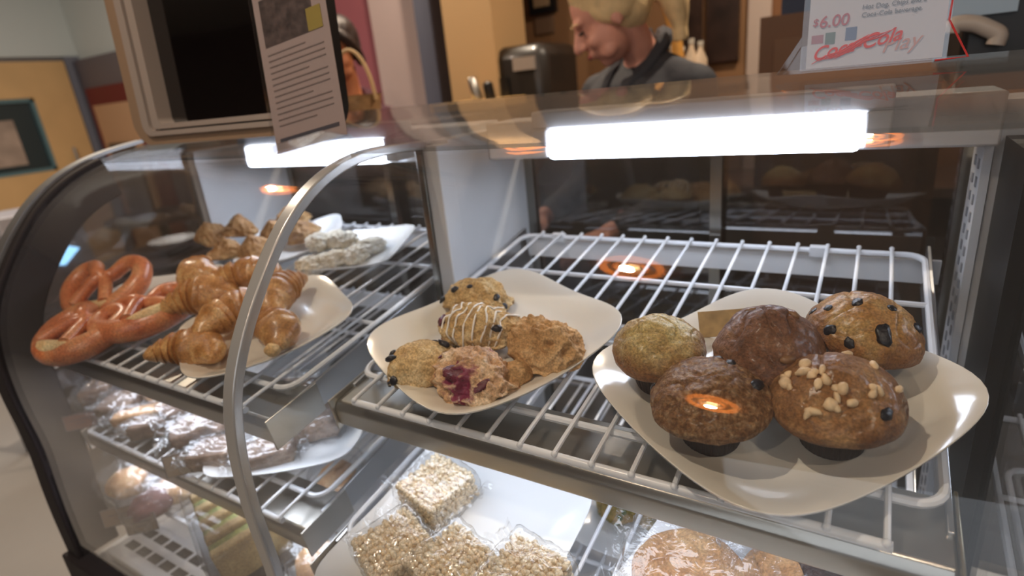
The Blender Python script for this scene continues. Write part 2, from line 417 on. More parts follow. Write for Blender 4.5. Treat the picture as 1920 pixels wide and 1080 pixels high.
# ================================================================ DISPLAY CASE
PROF = [(.292, -.80), (.292, -.70), (.295, -.62), (.30, -.55), (.294, -.445), (.297, -.364), (.31, -.294), (.338, -.24), (.370, -.195), (.40, -.158), (.435, -.122), (.475, -.093), (.52, -.071), (.57, -.056), (.64, -.045), (.72, -.034), (.80, -.026), (.88, -.018)]
def smooth_prof(P, n=110, it=14):
    P = np.array(P); s = np.r_[0, np.cumsum(np.linalg.norm(np.diff(P, axis=0), axis=1))]
    ss = np.linspace(0, s[-1], n); Q = np.c_[np.interp(ss, s, P[:, 0]), np.interp(ss, s, P[:, 1])]
    for _ in range(it): Q[1:-1] = (Q[:-2] + 2 * Q[1:-1] + Q[2:]) / 4
    return Q
Q = smooth_prof(PROF)
def normals(Q):
    d = np.gradient(Q, axis=0); n = np.c_[d[:, 1], -d[:, 0]]; n /= np.linalg.norm(n, axis=1)[:, None]
    return n                         # points into +y / -z?  fixed below
N = normals(Q)
if N[5][0] < 0: N = -N               # inward: +y on the vertical part
iT = int(np.argmin(abs(Q[:, 0] - 0.56) + (Q[:, 1] < -0.2) * 9))
def pane(x0, x1, i0, i1, th=0.005, off=0.0):
    o_ = Q[i0:i1] + N[i0:i1] * off; n_ = Q[i0:i1] + N[i0:i1] * (off + th)
    poly = [tuple(p) for p in o_] + [tuple(p) for p in n_[::-1]]
    b = MB(); k = len(poly)
    vs = [(x0, p[0], p[1]) for p in poly] + [(x1, p[0], p[1]) for p in poly]
    fs = [(i, (i + 1) % k, k + (i + 1) % k, k + i) for i in range(k)]
    h = len(o_)
    fs += [(i, i + 1, k - 2 - i, k - 1 - i) for i in range(h - 1)] + [(k + i, k + k - 1 - i, k + k - 2 - i, k + i + 1) for i in range(h - 1)]
    return b.add(vs, fs)
case = empty('display_case', (-0.57, 0.6, FL))
tag(case, 'refrigerated bakery display case with curved front glass and wire shelves', 'display case')
XA0, XA1 = -1.262, -0.602            # left bay
XB0, XB1 = -0.582, 0.135             # right bay
XC0, XC1 = 0.160, 0.800              # next bay beyond the dark post
pane(XB0, XB1 - 0.02, 0, iT).build('curved_glass', M['glass'], case, angle=60)
pane(XA0, XA1, 0, iT).build('curved_glass', M['glass'], case, angle=60)
pane(XC0, XC1, 0, iT).build('curved_glass', M['glass'], case, angle=60)
pane(XA0 - 0.03, XC1, iT, len(Q)).build('top_glass', M['top_glass'], case, angle=60)
# silver edge trim over the joint between the two panes
TP = smooth_prof([(.290, -.82), (.292, -.72), (.297, -.62), (.300, -.55), (.294, -.445), (.297, -.364), (.31, -.294), (.338, -.24), (.370, -.195), (.40, -.158), (.435, -.122), (.475, -.095), (.52, -.076), (.57, -.066), (.64, -.066), (.705, -.070)], 90, 10)
def trim_band(x0, x1, th=0.013):
    d = np.gradient(TP, axis=0); n_ = np.c_[d[:, 1], -d[:, 0]]; n_ /= np.linalg.norm(n_, axis=1)[:, None]
    if n_[5][0] < 0: n_ = -n_
    b = MB(); vs = []
    for p, n in zip(TP, n_):
        for x, o_ in ((x0, -0.003), (x1, -0.003), (x1, th - 0.003), (x0, th - 0.003)): vs.append((x, p[0] + n[0] * o_, p[1] + n[1] * o_))
    m = len(TP); fs = [(i * 4 + k, i * 4 + (k + 1) % 4, i * 4 + 4 + (k + 1) % 4, i * 4 + 4 + k) for i in range(m - 1) for k in range(4)] + [(0, 1, 2, 3), (m * 4 - 1, m * 4 - 2, m * 4 - 3, m * 4 - 4)]
    return b.add(vs, fs)
def band(x0, x1, i0, i1, off, th): return pane(x0, x1, i0, i1, th, off)
trim_band(-0.603, -0.583).build('glass_trim', M['grey_trim'], case, bevel=0.002, angle=50)
# left end: dark frame and its glass; silver strip put in for the reflection along its top
band(XA0 - 0.050, XA0, 0, len(Q) - 30, -0.006, 0.075).build('end_frame', M['dark_frame'], case, bevel=0.003)
band(XA0 - 0.050, XA0 - 0.020, iT - 30, iT + 10, -0.012, 0.006).build('frame_cap', M['alu'], case)
def side_poly(yb, off):
    return [tuple(Q[i] + N[i] * off) for i in range(0, len(Q) - 1, 3)] + [(yb, -0.05), (yb, -0.70)]
def side_glass(x, th, yb):
    p = side_poly(yb, 0.006); b = MB(); k = len(p)
    b.prism(p, 0, x, x + th); return b
side_glass(XA0 - 0.03, 0.005, 0.74).build('end_glass', M['smoked'], case, smooth=False)
side_glass(-0.596, 0.005, 0.70).build('divider_glass', M['glass'], case, smooth=False)
side_glass(0.144, 0.005, 0.74).build('divider_glass', M['glass'], case, smooth=False)
# white inner walls and posts at the back of every bay
for x0, x1 in ((-1.30, -1.262), (-0.602, -0.566), (0.122, 0.160)):
    ys = 0.735 if x0 < 0 else 0.875
    MB().box((x0, ys, -0.83), (x1, 0.97, -0.07)).build('inner_wall', M['white_paint'], case, smooth=False)
    if -1.0 < x0 < 0:
        MB().box((x0 - 0.004, 0.700, -0.83), (x0 + 0.010, 0.735, -0.075)).build('corner_post', M['steel_dark'], case, bevel=0.002)
        MB().box((x0 + 0.012, 0.700, -0.83), (x1 + 0.004, 0.738, -0.075)).build('corner_post', M['white_paint'], case, bevel=0.002)
MB().box((0.126, 0.315, -0.83), (0.156, 0.70, -0.78)).build('divider_base', M['dark_frame'], case, smooth=False)
MB().box((0.130, 0.74, -0.7), (0.152, 0.875, -0.11)).build('dark_post', M['black'], case, smooth=False)
# rear header, bay by bay, with lamps
for k, (x0, x1) in enumerate(((XA0, XA1), (-0.566, 0.122), (XC0, XC1))):
    MB().box((x0, 0.845, -0.118), (x1, 0.945, -0.058)).build('rear_header', M['white_paint'], case, bevel=0.003)
    l0, l1 = (x0 + 0.145, x1 - 0.135) if k else (x0 + 0.10, x0 + 0.50)
    hs = MB().box((l0 - 0.03, 0.800, -0.068), (l1 + 0.03, 0.850, -0.042)).box((l0 - 0.03, 0.795, -0.110), (l0 - 0.003, 0.850, -0.068)).box((l1 + 0.003, 0.795, -0.110), (l1 + 0.03, 0.850, -0.068)).build('lamp_housing', M['white_paint'], case, bevel=0.003)
    MB().box((l0, 0.790, -0.113), (l1, 0.845, -0.068)).build('lamp_tube', M['lamp'], hs, bevel=0.006)
    # sliding rear doors
    for a_, b_, yy in ((x0, (x0 + x1) / 2 + 0.02, 0.965), ((x0 + x1) / 2 - 0.02, x1, 0.985)):
        g = MB().box((a_ + 0.015, yy, -0.80), (b_ - 0.015, yy + 0.005, -0.118)).build('rear_door', M['smoked'], case, smooth=False)
        MB().box((a_, yy - 0.003, -0.80), (a_ + 0.018, yy + 0.010, -0.118)).box((b_ - 0.018, yy - 0.003, -0.80), (b_, yy + 0.010, -0.118)).build('door_stile', M['steel_dark'], g, smooth=False)
# deck, base and rear sill
MB().box((-1.30, 0.30, -0.85), (XC1, 1.0, -0.83)).build('deck', M['white_paint'], case, smooth=False)
MB().box((-1.315, 0.275, -0.90), (XC1, 0.312, -0.795)).build('front_rail', M['dark_frame'], case, bevel=0.004)
MB().box((-1.30, 0.36, FL), (XC1, 0.98, -0.85)).build('base_cabinet', plain('base_laminate', '39404f', 0.45), case, smooth=False)

for vx in (-1.24, -0.56):
    vp = MB().box((vx, 0.325, -0.815), (vx + 0.62, 0.42, -0.800)).build('vent_panel', M['white_paint'], case, bevel=0.002)
    vs_ = MB()
    for k in range(14): vs_.box((vx + 0.02 + k * 0.042, 0.350, -0.7995), (vx + 0.052 + k * 0.042, 0.368, -0.7985)).box((vx + 0.02 + k * 0.042, 0.385, -0.7995), (vx + 0.052 + k * 0.042, 0.403, -0.7985))
    vs_.build('slot_pattern', M['black'], vp, smooth=False)
# ---------------------------------------------------------------- wire shelves
def wire_shelf(label, x0, x1, v0, v1, h, spacing, lip=True, xstart=None, group='white wire shelves'):
    root = empty('wire_shelf', RK((x0 + x1) / 2, (v0 + v1) / 2, h)); tag(root, label, 'shelf', group)
    b = MB(); r = 0.0032; c = 0.022
    loop = []
    for cx, cv, a0 in ((x1 - c, v0 + c, -90), (x1 - c, v1 - c, 0), (x0 + c, v1 - c, 90), (x0 + c, v0 + c, 180)):
        for k in range(6):
            a = math.radians(a0 + 90 * k / 5); loop.append(RK(cx + c * math.cos(a), cv + c * math.sin(a), h - 0.006))
    b.tube(loop, 0.0042, 8, closed=True)
    b.build('border_wire', M['white_wire'], root)
    b = MB(); xs = []
    x = xstart if xstart is not None else x0 + spacing
    while x < x1 - 0.012: xs.append(x); x += spacing
    for x in xs:
        p = [RK(x, v1 + 0.004, h)]
        p += [RK(x, v1 + (v0 - 0.030 - v1) * t, h) for t in (0.25, 0.5, 0.75)] + [RK(x, v0 - 0.030, h), RK(x, v0 - 0.050, h - 0.0005)]
        b.tube(p, 0.0026, 8)
        b.ball(RK(x, v1 + 0.004, h), 0.0034, 2); b.ball(RK(x, v0 - 0.052, h - 0.001), 0.0034, 2)
    w = b.build('shelf_wires', M['white_wire'], root)
    b = MB().tube([RK(xs[0] - 0.004, v0 - 0.050, h - 0.006), RK(xs[-1] + 0.004, v0 - 0.050, h - 0.006)], 0.0045, 10)
    b.build('front_bar', M['white_wire'], root)
    b = MB()
    for v in (v0 + (v1 - v0) * 0.33, v0 + (v1 - v0) * 0.70):
        b.tube([RK(x0 + 0.002, v, h - 0.006), RK(x1 - 0.002, v, h - 0.006)], 0.0036, 8)
    b.build('cross_bar', M['white_wire'], root)
    return root
def shelf_frame(x0, x1, v0, v1, h, k, lamp=True):
    """stainless light channel under the front of a shelf with its two side arms; part of the case"""
    Fm = MB()
    hh = h - 0.012
    def box(a, b, mb):
        x_0, va, ha = a; x_1, vb, hb = b
        vs = [RK(x, v, q) for q in (ha, hb) for x, v in ((x_0, va), (x_1, va), (x_1, vb), (x_0, vb))]
        mb.add(vs, [(0, 3, 2, 1), (4, 5, 6, 7), (0, 1, 5, 4), (1, 2, 6, 5), (2, 3, 7, 6), (3, 0, 4, 7)])
    lip = MB()
    pr = [(v0 - 0.048, hh - 0.045), (v0 - 0.048, hh - 0.020), (v0 - 0.040, hh - 0.010), (v0 + 0.030, hh - 0.010), (v0 + 0.030, hh - 0.045)]
    vs = [RK(x, v, q) for x in (x0 - 0.012, x1 + 0.008) for v, q in pr]
    lip.add(vs, [(4, 3, 2, 1, 0), (5, 6, 7, 8, 9)] + [(i, (i + 1) % 5, 5 + (i + 1) % 5, 5 + i) for i in range(5)])
    ch = lip.build('light_channel', M['steel'], case, bevel=0.0025)
    for xx in (x0 - 0.015, x1 + 0.008):
        e = MB(); box((xx, v0 - 0.052, hh - 0.050), (xx + 0.003, v0 + 0.034, hh - 0.004), e)
        e.build('channel_end_cap', M['brass'] if xx > 0 else M['steel'], ch, bevel=0.001)
    if lamp:
        l = MB(); box((x0 + 0.01, v0 - 0.030, hh - 0.054), (x1 - 0.02, v0 + 0.012, hh - 0.0455), l)
        l.build('shelf_lamp', M['lamp_low' if k < 3 else 'lamp_left'], ch, bevel=0.002)
    for xx in (x0 - 0.012, x1 + 0.002):
        arm = MB()
        pts = [(v0 - 0.01, hh - 0.045), (v0 - 0.01, hh - 0.006), (v1 + 0.02, hh + 0.012), (v1 + 0.02, hh - 0.055), (v0 + 0.10, hh - 0.045)]
        vs = [RK(x, v, q) for x in (xx, xx + 0.005) for v, q in pts]
        arm.add(vs, [(4, 3, 2, 1, 0), (5, 6, 7, 8, 9)] + [(i, (i + 1) % 5, 5 + (i + 1) % 5, 5 + i) for i in range(5)])
        arm.build('shelf_arm', M['alu'], case, bevel=0.001)
    r_ = MB(); box((x0, v1 + 0.002, hh - 0.038), (x1 + 0.02, v1 + 0.007, hh - 0.002), r_)
    for xx in (x0 + 0.06, x1 - 0.14): box((xx, v1 - 0.004, hh - 0.004), (xx + 0.025, v1 + 0.007, hh + 0.012), r_)
    r_.build('rear_support', M['white_paint'], case, bevel=0.001)
SX0, SX1 = -0.553, 0.074
wire_shelf('upper wire shelf of the right bay under the muffin and scone plates', SX0, SX1, 0.410, 0.868, 0.0, 0.0392, xstart=-0.513)
shelf_frame(SX0, SX1, 0.410, 0.868, 0.0, 1)
wire_shelf('middle wire shelf of the right bay under the wrapped cereal squares', SX0, SX1, 0.30, 0.868, -0.18, 0.0392, xstart=-0.513)
shelf_frame(SX0, SX1, 0.30, 0.868, -0.18, 2)
wire_shelf('lowest wire shelf of the right bay with green-topped pastries', SX0, SX1, 0.30, 0.868, -0.34, 0.0392, xstart=-0.513)
LX0, LX1 = -1.245, -0.628
wire_shelf('upper wire shelf of the left bay under pretzels and croissants', LX0, LX1, 0.350, 0.868, 0.0, 0.0392)
shelf_frame(LX0, LX1, 0.350, 0.868, 0.0, 3)
wire_shelf('middle wire shelf of the left bay under plastic wrapped brownies', LX0, LX1, 0.33, 0.868, -0.18, 0.0392)
shelf_frame(LX0, LX1, 0.33, 0.868, -0.18, 4)
wire_shelf('lowest wire shelf of the left bay under the sandwich pack', LX0, LX1, 0.33, 0.868, -0.34, 0.0392)
CX0, CX1 = 0.175, 0.79
wire_shelf('wire shelf in the bay beyond the dark post', CX0, CX1, 0.42, 0.868, -0.07, 0.0392)
wire_shelf('lower wire shelf in the bay beyond the dark post', CX0, CX1, 0.33, 0.868, -0.25, 0.0392)
# perforated upright at the right rear corner
u_ = MB().box((0.112, 0.872, -0.75), (0.121, 0.955, -0.118)).build('upright', M['white_paint'], case, smooth=False)
m_slot = plain('slot_grey', '8a8b90', 0.5)
for yy in (0.886, 0.918):
    sl = MB()
    for k in range(26): sl.box((0.1105, yy, -0.15 - k * 0.022), (0.1118, yy + 0.008, -0.138 - k * 0.022))
    sl.build('slot_pattern', m_slot, u_, smooth=False)

# ================================================================ THINGS ON THE SHELVES
def put(name, x, v, h, yaw=0.0, extra=None):
    m = Matrix.Rotation(T, 3, 'X') @ Matrix.Rotation(math.radians(yaw), 3, 'Z')
    if extra is not None: m = m @ extra
    return empty(name, RK(x, v, h), m.to_euler())
def rx(a): return Matrix.Rotation(math.radians(a), 3, 'X')
def ry(a): return Matrix.Rotation(math.radians(a), 3, 'Y')
TOPR = 0.0026

# ---------------------------------------------------------------- plates
def plate_mesh(a, p, Hc, Hs, mat, name='plate', flat=0.58, th=0.0042):
    na, nr = 96, 26
    def height(s, th_):
        c = abs(math.sin(2 * th_)) ** 2.2
        H = Hs + (Hc - Hs) * c
        t = max(0.0, (s - flat) / (1 - flat)); t = t * t * (3 - 2 * t) * 0.55 + t * t * 0.45
        return 0.004 + H * t
    def rho(t): return a / ((abs(math.cos(t)) ** p + abs(math.sin(t)) ** p) ** (1 / p))
    vs = []; fs = []
    for lay in (0, 1):
        for i in range(nr + 1):
            s = i / nr
            for k in range(na):
                t = 2 * math.pi * k / na; r = rho(t) * s
                z = height(s, t)
                if lay: z -= th * (1 - 0.35 * s ** 6); r *= 0.996
                vs.append((r * math.cos(t), r * math.sin(t), z))
    L = (nr + 1) * na
    for i in range(nr):
        for k in range(na):
            q = (i * na + k, i * na + (k + 1) % na, (i + 1) * na + (k + 1) % na, (i + 1) * na + k)
            fs.append(q); fs.append(tuple(L + j for j in q[::-1]))
    for k in range(na):
        fs.append((nr * na + k, nr * na + (k + 1) % na, L + nr * na + (k + 1) % na, L + nr * na + k))
    b = MB().add(vs, fs)
    ring = [(rho(2 * math.pi * k / 48) * 0.52 * math.cos(2 * math.pi * k / 48), rho(2 * math.pi * k / 48) * 0.52 * math.sin(2 * math.pi * k / 48), 0.001) for k in range(48)]
    b.tube(ring, 0.002, 6, closed=True)
    o = b.build(name, mat, None, angle=70)
    m = o.modifiers.new('soft', 'BEVEL'); m.width = 0.001; m.segments = 2; m.limit_method = 'ANGLE'; m.angle_limit = math.radians(60)
    return o
def put_plate(mat, x, v, h, yaw, label, a=0.130, p=6, Hc=0.030, Hs=0.015, grp='square white plates', name='serving_plate'):
    o = plate_mesh(a, p, Hc, Hs, mat, name)
    o.location = RK(x, v, h + TOPR + 0.002); o.rotation_euler = (Matrix.Rotation(T, 3, 'X') @ Matrix.Rotation(math.radians(yaw), 3, 'Z')).to_euler()
    tag(o, label, 'plate', grp); return o
put_plate(M['china'], -0.397, 0.503, 0, -25, 'cream square plate holding the scones', a=0.1395, p=4.2, Hc=0.025, Hs=0.017)
put_plate(M['china'], -0.068, 0.494, 0, 54, 'large cream square plate holding the five muffins', a=0.1435, p=4.3, Hc=0.027, Hs=0.018)
put_plate(M['china_white'], -0.385, 0.338, -0.18, -2, 'white square plate under the wrapped cereal squares', a=0.134, Hc=0.016, Hs=0.010, p=7)
put_plate(M['china_white'], -0.062, 0.350, -0.18, -14, 'white square plate under the two wrapped cookies', a=0.130, Hc=0.016, Hs=0.010, p=7)
put_plate(M['china'], -1.110, 0.440, 0, 35, 'cream plate under the orange pretzels', a=0.120, Hc=0.022, Hs=0.015, p=4)
put_plate(M['china'], -0.775, 0.440, 0, 62, 'cream plate under the glazed croissants', a=0.125, Hc=0.022, Hs=0.015, p=4)
put_plate(M['china_white'], -1.035, 0.715, 0, 40, 'white plate under the brown turnovers', a=0.105, Hc=0.026, Hs=0.016, p=5)
put_plate(M['china_white'], -0.835, 0.715, 0, 20, 'white plate under the white crumbly pastries', a=0.095, Hc=0.016)

# ---------------------------------------------------------------- muffins
def muffin(label, px, py, h, yaw, ext, Rc, dome, mat, seed, hole=None, under=0.006, cup_h=0.034, rough=0.003, peak=0.0, drape=1.0, cup_r=0.030, mottle=22, base_lift=0.0):
    x, v = rk(px, py, 0.012)
    root = put('muffin', x, v, 0.0135 + base_lift, yaw, ext); tag(root, label, 'muffin', 'muffins on the right plate')
    # pleated paper cup
    cup = MB(); prof = []
    for i in range(9):
        t = i / 8; prof.append((cup_r * 0.84 + cup_r * 0.22 * t, cup_h * t))
    cup.lathe([(cup_r * 0.5, 0.0)] + prof, 144, fn=lambda r, z, a: r * (1 + 0.020 * (1 if math.sin(36 * a) > 0 else -1) * min(1, z / 0.004 + 0.2)))
    cup.build('paper_cup', M['paper_cup'], root, world=False, angle=25)
    # cap
    nr, na = 64, 120; rnd = random.Random(seed); off = Vector((rnd.uniform(-9, 9), rnd.uniform(-9, 9), seed))
    prof = []
    r_in = cup_r * 1.02
    for i in range(12):                                  # underside, from the cup out to the lip
        t = i / 12; prof.append((r_in + (Rc - r_in) * math.sin(t * math.pi / 2), cup_h - 0.002 + under * (t ** 1.5) - 0.002 * math.sin(math.pi * t)))
    z0 = cup_h - 0.002 + under
    for i in range(nr - 12):
        t = i / (nr - 13); a = t * math.pi / 2
        u_t = math.sin(a); r = Rc * (1 - u_t ** (2.0 - 0.45 * peak)) ** (0.62 + 0.12 * peak); z = z0 + 0.003 + dome * u_t ** 1.15
        if i == 0: z = z0 + 0.002
        prof.append((max(r, 0.0004), z))
    vs = []
    for r, z in prof:
        for k in range(na):
            a = 2 * math.pi * k / na
            p = Vector((r * math.cos(a), r * math.sin(a), z))
            lump = noise.noise(p * mottle + off) * 0.0030 + noise.noise(p * mottle * 2.6 + off) * rough * 0.62 + noise.noise(p * mottle * 7 + off) * rough * 0.34 + noise.noise(p * mottle * 18 + off) * rough * 0.16
            cr = abs(noise.noise(p * mottle * 1.7 + off * 2))
            top = min(1, max(0, (z - z0) / dome)) if dome else 0
            crack = -max(0, 0.09 - cr) * 0.035 * top
            irr = 1 + 0.045 * noise.noise(Vector((math.cos(a) * 1.1, math.sin(a) * 1.1, seed * 1.7)))
            n = Vector((r * math.cos(a), r * math.sin(a), (z - z0) * 1.3))
            n = n.normalized() if n.length > 1e-6 else Vector((0, 0, 1))
            k2 = 1.0 if z >= z0 + 0.004 else 0.45
            q = Vector((p.x * irr, p.y * irr, p.z)) + n * (lump + crack) * k2
            vs.append(q)
    fs = [(i * na + k, i * na + (k + 1) % na, (i + 1) * na + (k + 1) % na, (i + 1) * na + k) for i in range(len(prof) - 1) for k in range(na)]
    fs.append(tuple((len(prof) - 1) * na + k for k in range(na)))
    fs.append(tuple(range(na - 1, -1, -1)))
    cap = MB().add(vs, fs).build('muffin_cap', mat, root, world=False, angle=80)
    root['_c'] = 1; del root['_c']
    def surf(ang, t):
        """point and normal on the cap: ang degrees, t 0 = lip, 1 = top"""
        i = 12 + int(t * (nr - 14)); k = int((ang % 360) / 360 * na) % na
        p = vs[i * na + k]; a1 = vs[min(i + 1, len(prof) - 1) * na + k]; b1 = vs[i * na + (k + 1) % na]
        n = (b1 - p).cross(a1 - p); n = n.normalized() if n.length > 1e-9 else Vector((0, 0, 1))
        if n.dot(p - Vector((0, 0, z0))) < 0: n = -n
        return p, n
    return root, surf
def studs(root, surf, spots, name, mat, rnd, flat=0.5, sub=3, sink=0.2):
    for ang, t, r, asp in spots:
        p, n = surf(ang, t); q = n.to_track_quat('Z', 'Y').to_matrix() @ Matrix.Rotation(rnd.uniform(0, 3.1), 3, 'Z')
        sd = rnd.uniform(0, 50)
        b = MB().ball(p - n * r * sink * flat, (r * asp, r / asp, r * flat), sub, fn=lambda u, w: w * (1 + 0.25 * noise.noise(u * 1.8 + Vector((sd, 0, 0)))), mat=q)
        b.build(name, mat, root, world=False, angle=80)
lemon = food('lemon_muffin', 'c9a668', 'dcc27e', 'efe0a8', scale=38, rough=0.42, coat=0.35, bump=1.0, bscale=220, dist=0.004, zr=(0.072, 0.044), zc='a06a3e', spots=(420, 0.10, '3a2c22'))
bran = food('bran_muffin', '7c5232', 'a6774c', 'd2ac80', scale=160, rough=0.5, coat=0.15, bump=1.0, bscale=320, zr=(0.040, 0.034), zc='7c5436', dist=0.006)
chocm = food('chocolate_muffin', '6c452c', '8c5f44', 'aa7e5e', scale=45, rough=0.45, coat=0.3, bump=1.0, bscale=170, dist=0.005)
bluem = food('blueberry_muffin', 'a8713e', 'c89454', 'dcba7c', scale=30, rough=0.42, coat=0.3, bump=1.0, bscale=200, dist=0.004, zr=(0.066, 0.040), zc='875430')
nutm = food('banana_nut_muffin', '8a5c34', 'ab794a', 'cb9e6a', scale=34, rough=0.42, coat=0.35, bump=1.0, bscale=170, dist=0.005, zr=(0.052, 0.038), zc='744a2c')
rnd = random.Random(5)
m1, s1 = muffin('golden poppy seed muffin at the left edge of the muffin plate', 1240, 716, 0, 20, rx(3), 0.0465, 0.038, lemon, 11, peak=0.0, mottle=26)
m2, s2 = muffin('rough sugary bran muffin with two blueberries, front left on the muffin plate', 1333, 820, 0, 0, rx(2), 0.0515, 0.0265, bran, 22, cup_h=0.038, rough=0.0036, mottle=30)
studs(m2, s2, [(70, 0.55, 0.0055, 1.3), (95, 0.36, 0.0055, 1.1), (20, 0.42, 0.0065, 1.2), (185, 0.12, 0.004, 1.0)], 'blueberry', M['berry'], rnd, flat=0.45)
m3, s3 = muffin('dark chocolate muffin with chocolate chunks in the middle of the plate', 1438, 738, 0, 0, rx(0), 0.0490, 0.050, chocm, 33, cup_h=0.040, peak=0.5, mottle=20)
studs(m3, s3, [(300, 0.30, 0.0065, 1.4), (35, 0.62, 0.008, 1.3), (150, 0.62, 0.006, 1.2)], 'chocolate_chunk', M['choc'], rnd, flat=0.4, sub=1)
m4, s4 = muffin('golden blueberry muffin tipped over at the back of the plate', 1590, 694, 0, 0, ry(11) @ rx(-3), 0.0505, 0.041, bluem, 44, cup_h=0.038, peak=0.3, mottle=18, under=0.004)
studs(m4, s4, [(290, 0.42, 0.0085, 1.3), (215, 0.72, 0.0055, 1.1), (228, 0.25, 0.0055, 1.1), (255, 0.2, 0.005, 1.2), (355, 0.40, 0.006, 1.2), (195, 0.42, 0.0045, 1.0), (330, 0.75, 0.004, 1.0), (180, 0.2, 0.005, 1.0)], 'blueberry', M['berry'], rnd, flat=0.4)
m5, s5 = muffin('brown muffin topped with chopped walnuts, front right on the plate', 1558, 826, 0, 0, rx(1), 0.0525, 0.038, nutm, 55, cup_h=0.038, peak=0.45, mottle=20)
spots = []
r5 = random.Random(8)
for k in range(27):
    spots.append((r5.uniform(190, 350) if k < 20 else r5.uniform(0, 360), 0.26 + 0.52 * r5.random(), r5.uniform(0.0032, 0.0055), r5.uniform(1.0, 1.5)))
studs(m5, s5, spots, 'walnut_piece', M['nut'], r5, flat=0.75, sub=2, sink=-0.3)
studs(m5, s5, [(325, 0.30, 0.006, 1.3)], 'blueberry', M['berry'], rnd, flat=0.4)
# brown slip behind the muffins, put in for the reflection in the plate rim
x, v = rk(1372, 607, 0.03)
lt = put('bakery_tag', x, v, 0.014, 22, rx(62)); tag(lt, 'small brown and cream card lying behind the muffins on the plate rim', 'card')
MB().box((-0.035, 0.0, -0.0008), (0.035, 0.030, 0.0008)).build('card', plain('card_tan', 'b79a6c', 0.5, var=0.3, vscale=60), lt, world=False, smooth=False)  # flat slip whose brown stands in for the rim reflection

# ---------------------------------------------------------------- scones
def scone(name, label, px, py, hh, size, mat, seed, yaw=0, ext=None, big=0.30, med=0.13, knob=0.0, lift=0.0, sub=6, cat='scone', group='scones on the left-hand plate of the right bay', k0=1.0):
    x, v = rk(px, py, 0.02)
    root = put(name, x, v, 0.012 + lift, yaw, ext); tag(root, label, cat, group)
    off = Vector((seed * 3.1, seed * 1.7, seed * .9)); sx, sy, sz = size
    def fn(u, q):
        d = noise.noise(u * 1.15 * k0 + off) * big
        rg = 1 - abs(noise.noise(u * 2.4 * k0 + off * 1.3)) * 2
        d += (rg - 0.6) * med + noise.noise(u * 6 * k0 + off) * med * 0.42 + noise.noise(u * 14 * k0 + off) * med * 0.2
        top = max(0, u.z - 0.25)
        d += knob * top * abs(noise.noise(u * 5.5 + off)) * 2.2
        q = q * (1 + d)
        if q.z < 0: q.z *= 0.35
        q.z += sz * 0.22
        return q
    b = MB().ball((0, 0, 0), (sx / 2, sy / 2, sz * 0.80), sub, fn=fn)
    body = b.build('crust', mat, root, world=False, angle=80)
    body.data['x'] = 0
    pts = b.v
    dirs = [p.normalized() for p in pts]
    def surf(ang, t):
        el = t * math.pi / 2; a = math.radians(ang)
        d = Vector((math.cos(a) * math.cos(el), math.sin(a) * math.cos(el), math.sin(el)))
        u = max(range(0, len(pts), 3), key=lambda i: Vector((pts[i].x / sx * 2, pts[i].y / sy * 2, pts[i].z / sz)).normalized().dot(d))
        p = pts[u]; n = Vector((p.x / sx / sx, p.y / sy / sy, p.z / sz / sz / 2)).normalized(); return p, n
    return root, surf
sc_b = food('blueberry_scone', 'ad8856', 'caa975', 'e0caa0', scale=26, rough=0.7, bump=0.7, bscale=120, zr=(0.010, 0.0), zc='8a5c2c')
sc_r = food('raspberry_scone', 'ab7f58', 'cfa67c', 'e6d0b0', scale=30, rough=0.5, coat=0.25, bump=0.9, bscale=120, zr=(0.010, 0.0), zc='8a5630', spots=(38, 0.16, '8c3048'), patch=((0.010, -0.026, 0.028), 0.022, '7c2442'))
sc_p = food('plain_scone', 'a87c4c', 'c49a68', 'dab688', scale=24, rough=0.75, bump=0.9, bscale=150, zr=(0.008, 0.0), zc='7d4e24')
sa, f = scone('scone', 'golden blueberry scone at the back of the scone plate', 903, 574, 0, (0.098, 0.072, 0.046), sc_b, 4, yaw=10)
studs(sa, f, [(215, 0.62, 0.0055, 1.1), (200, 0.3, 0.005, 1.2), (330, 0.45, 0.005, 1.2), (345, 0.2, 0.005, 1), (250, 0.8, 0.004, 1)], 'blueberry', M['berry'], rnd, flat=0.6, sink=-0.5)
sb, f = scone('scone', 'round blueberry scone at the left of the scone plate', 792, 690, 0, (0.076, 0.088, 0.040), sc_b, 9, yaw=-30, big=0.12, med=0.08)
studs(sb, f, [(255, 0.55, 0.006, 1.4), (220, 0.42, 0.005, 1.0), (70, 0.55, 0.006, 1.4), (110, 0.5, 0.005, 1.4), (290, 0.25, 0.006, 1.1), (200, 0.12, 0.005, 1.2), (180, 0.4, 0.004, 1.0), (270, 0.1, 0.004, 1)], 'blueberry', M['berry'], rnd, flat=0.6, sink=-0.5)
sg, f = scone('scone', 'iced berry scone with white drizzle lines, stacked above the raspberry scone', 900, 634, 0, (0.104, 0.076, 0.050), sc_b, 14, yaw=5, lift=0.006)
studs(sg, f, [(205, 0.42, 0.0085, 1.25)], 'raspberry', M['raspberry'], rnd, flat=0.6)
studs(sg, f, [(330, 0.42, 0.0062, 1.2), (350, 0.15, 0.005, 1), (95, 0.6, 0.005, 1)], 'blueberry', M['berry'], rnd, flat=0.6)
for k in range(8):
    xx = -0.020 + k * 0.0068; pts = []
    for j in range(9):
        yy = 0.020 - j * 0.0065
        a = math.degrees(math.atan2(yy, xx + 1e-5)); rr = min(0.97, math.hypot(xx / 0.052, yy / 0.038)); p, n = f(a, 1 - rr)
        pts.append(p + n * 0.0008)
    cp = catmull(pts, 3); MB().tube(cp, [0.0009 + 0.0006 * abs(math.sin(i * 1.3 + k)) for i in range(len(cp))], 6).build('icing_line', M['icing'], sg, world=False)
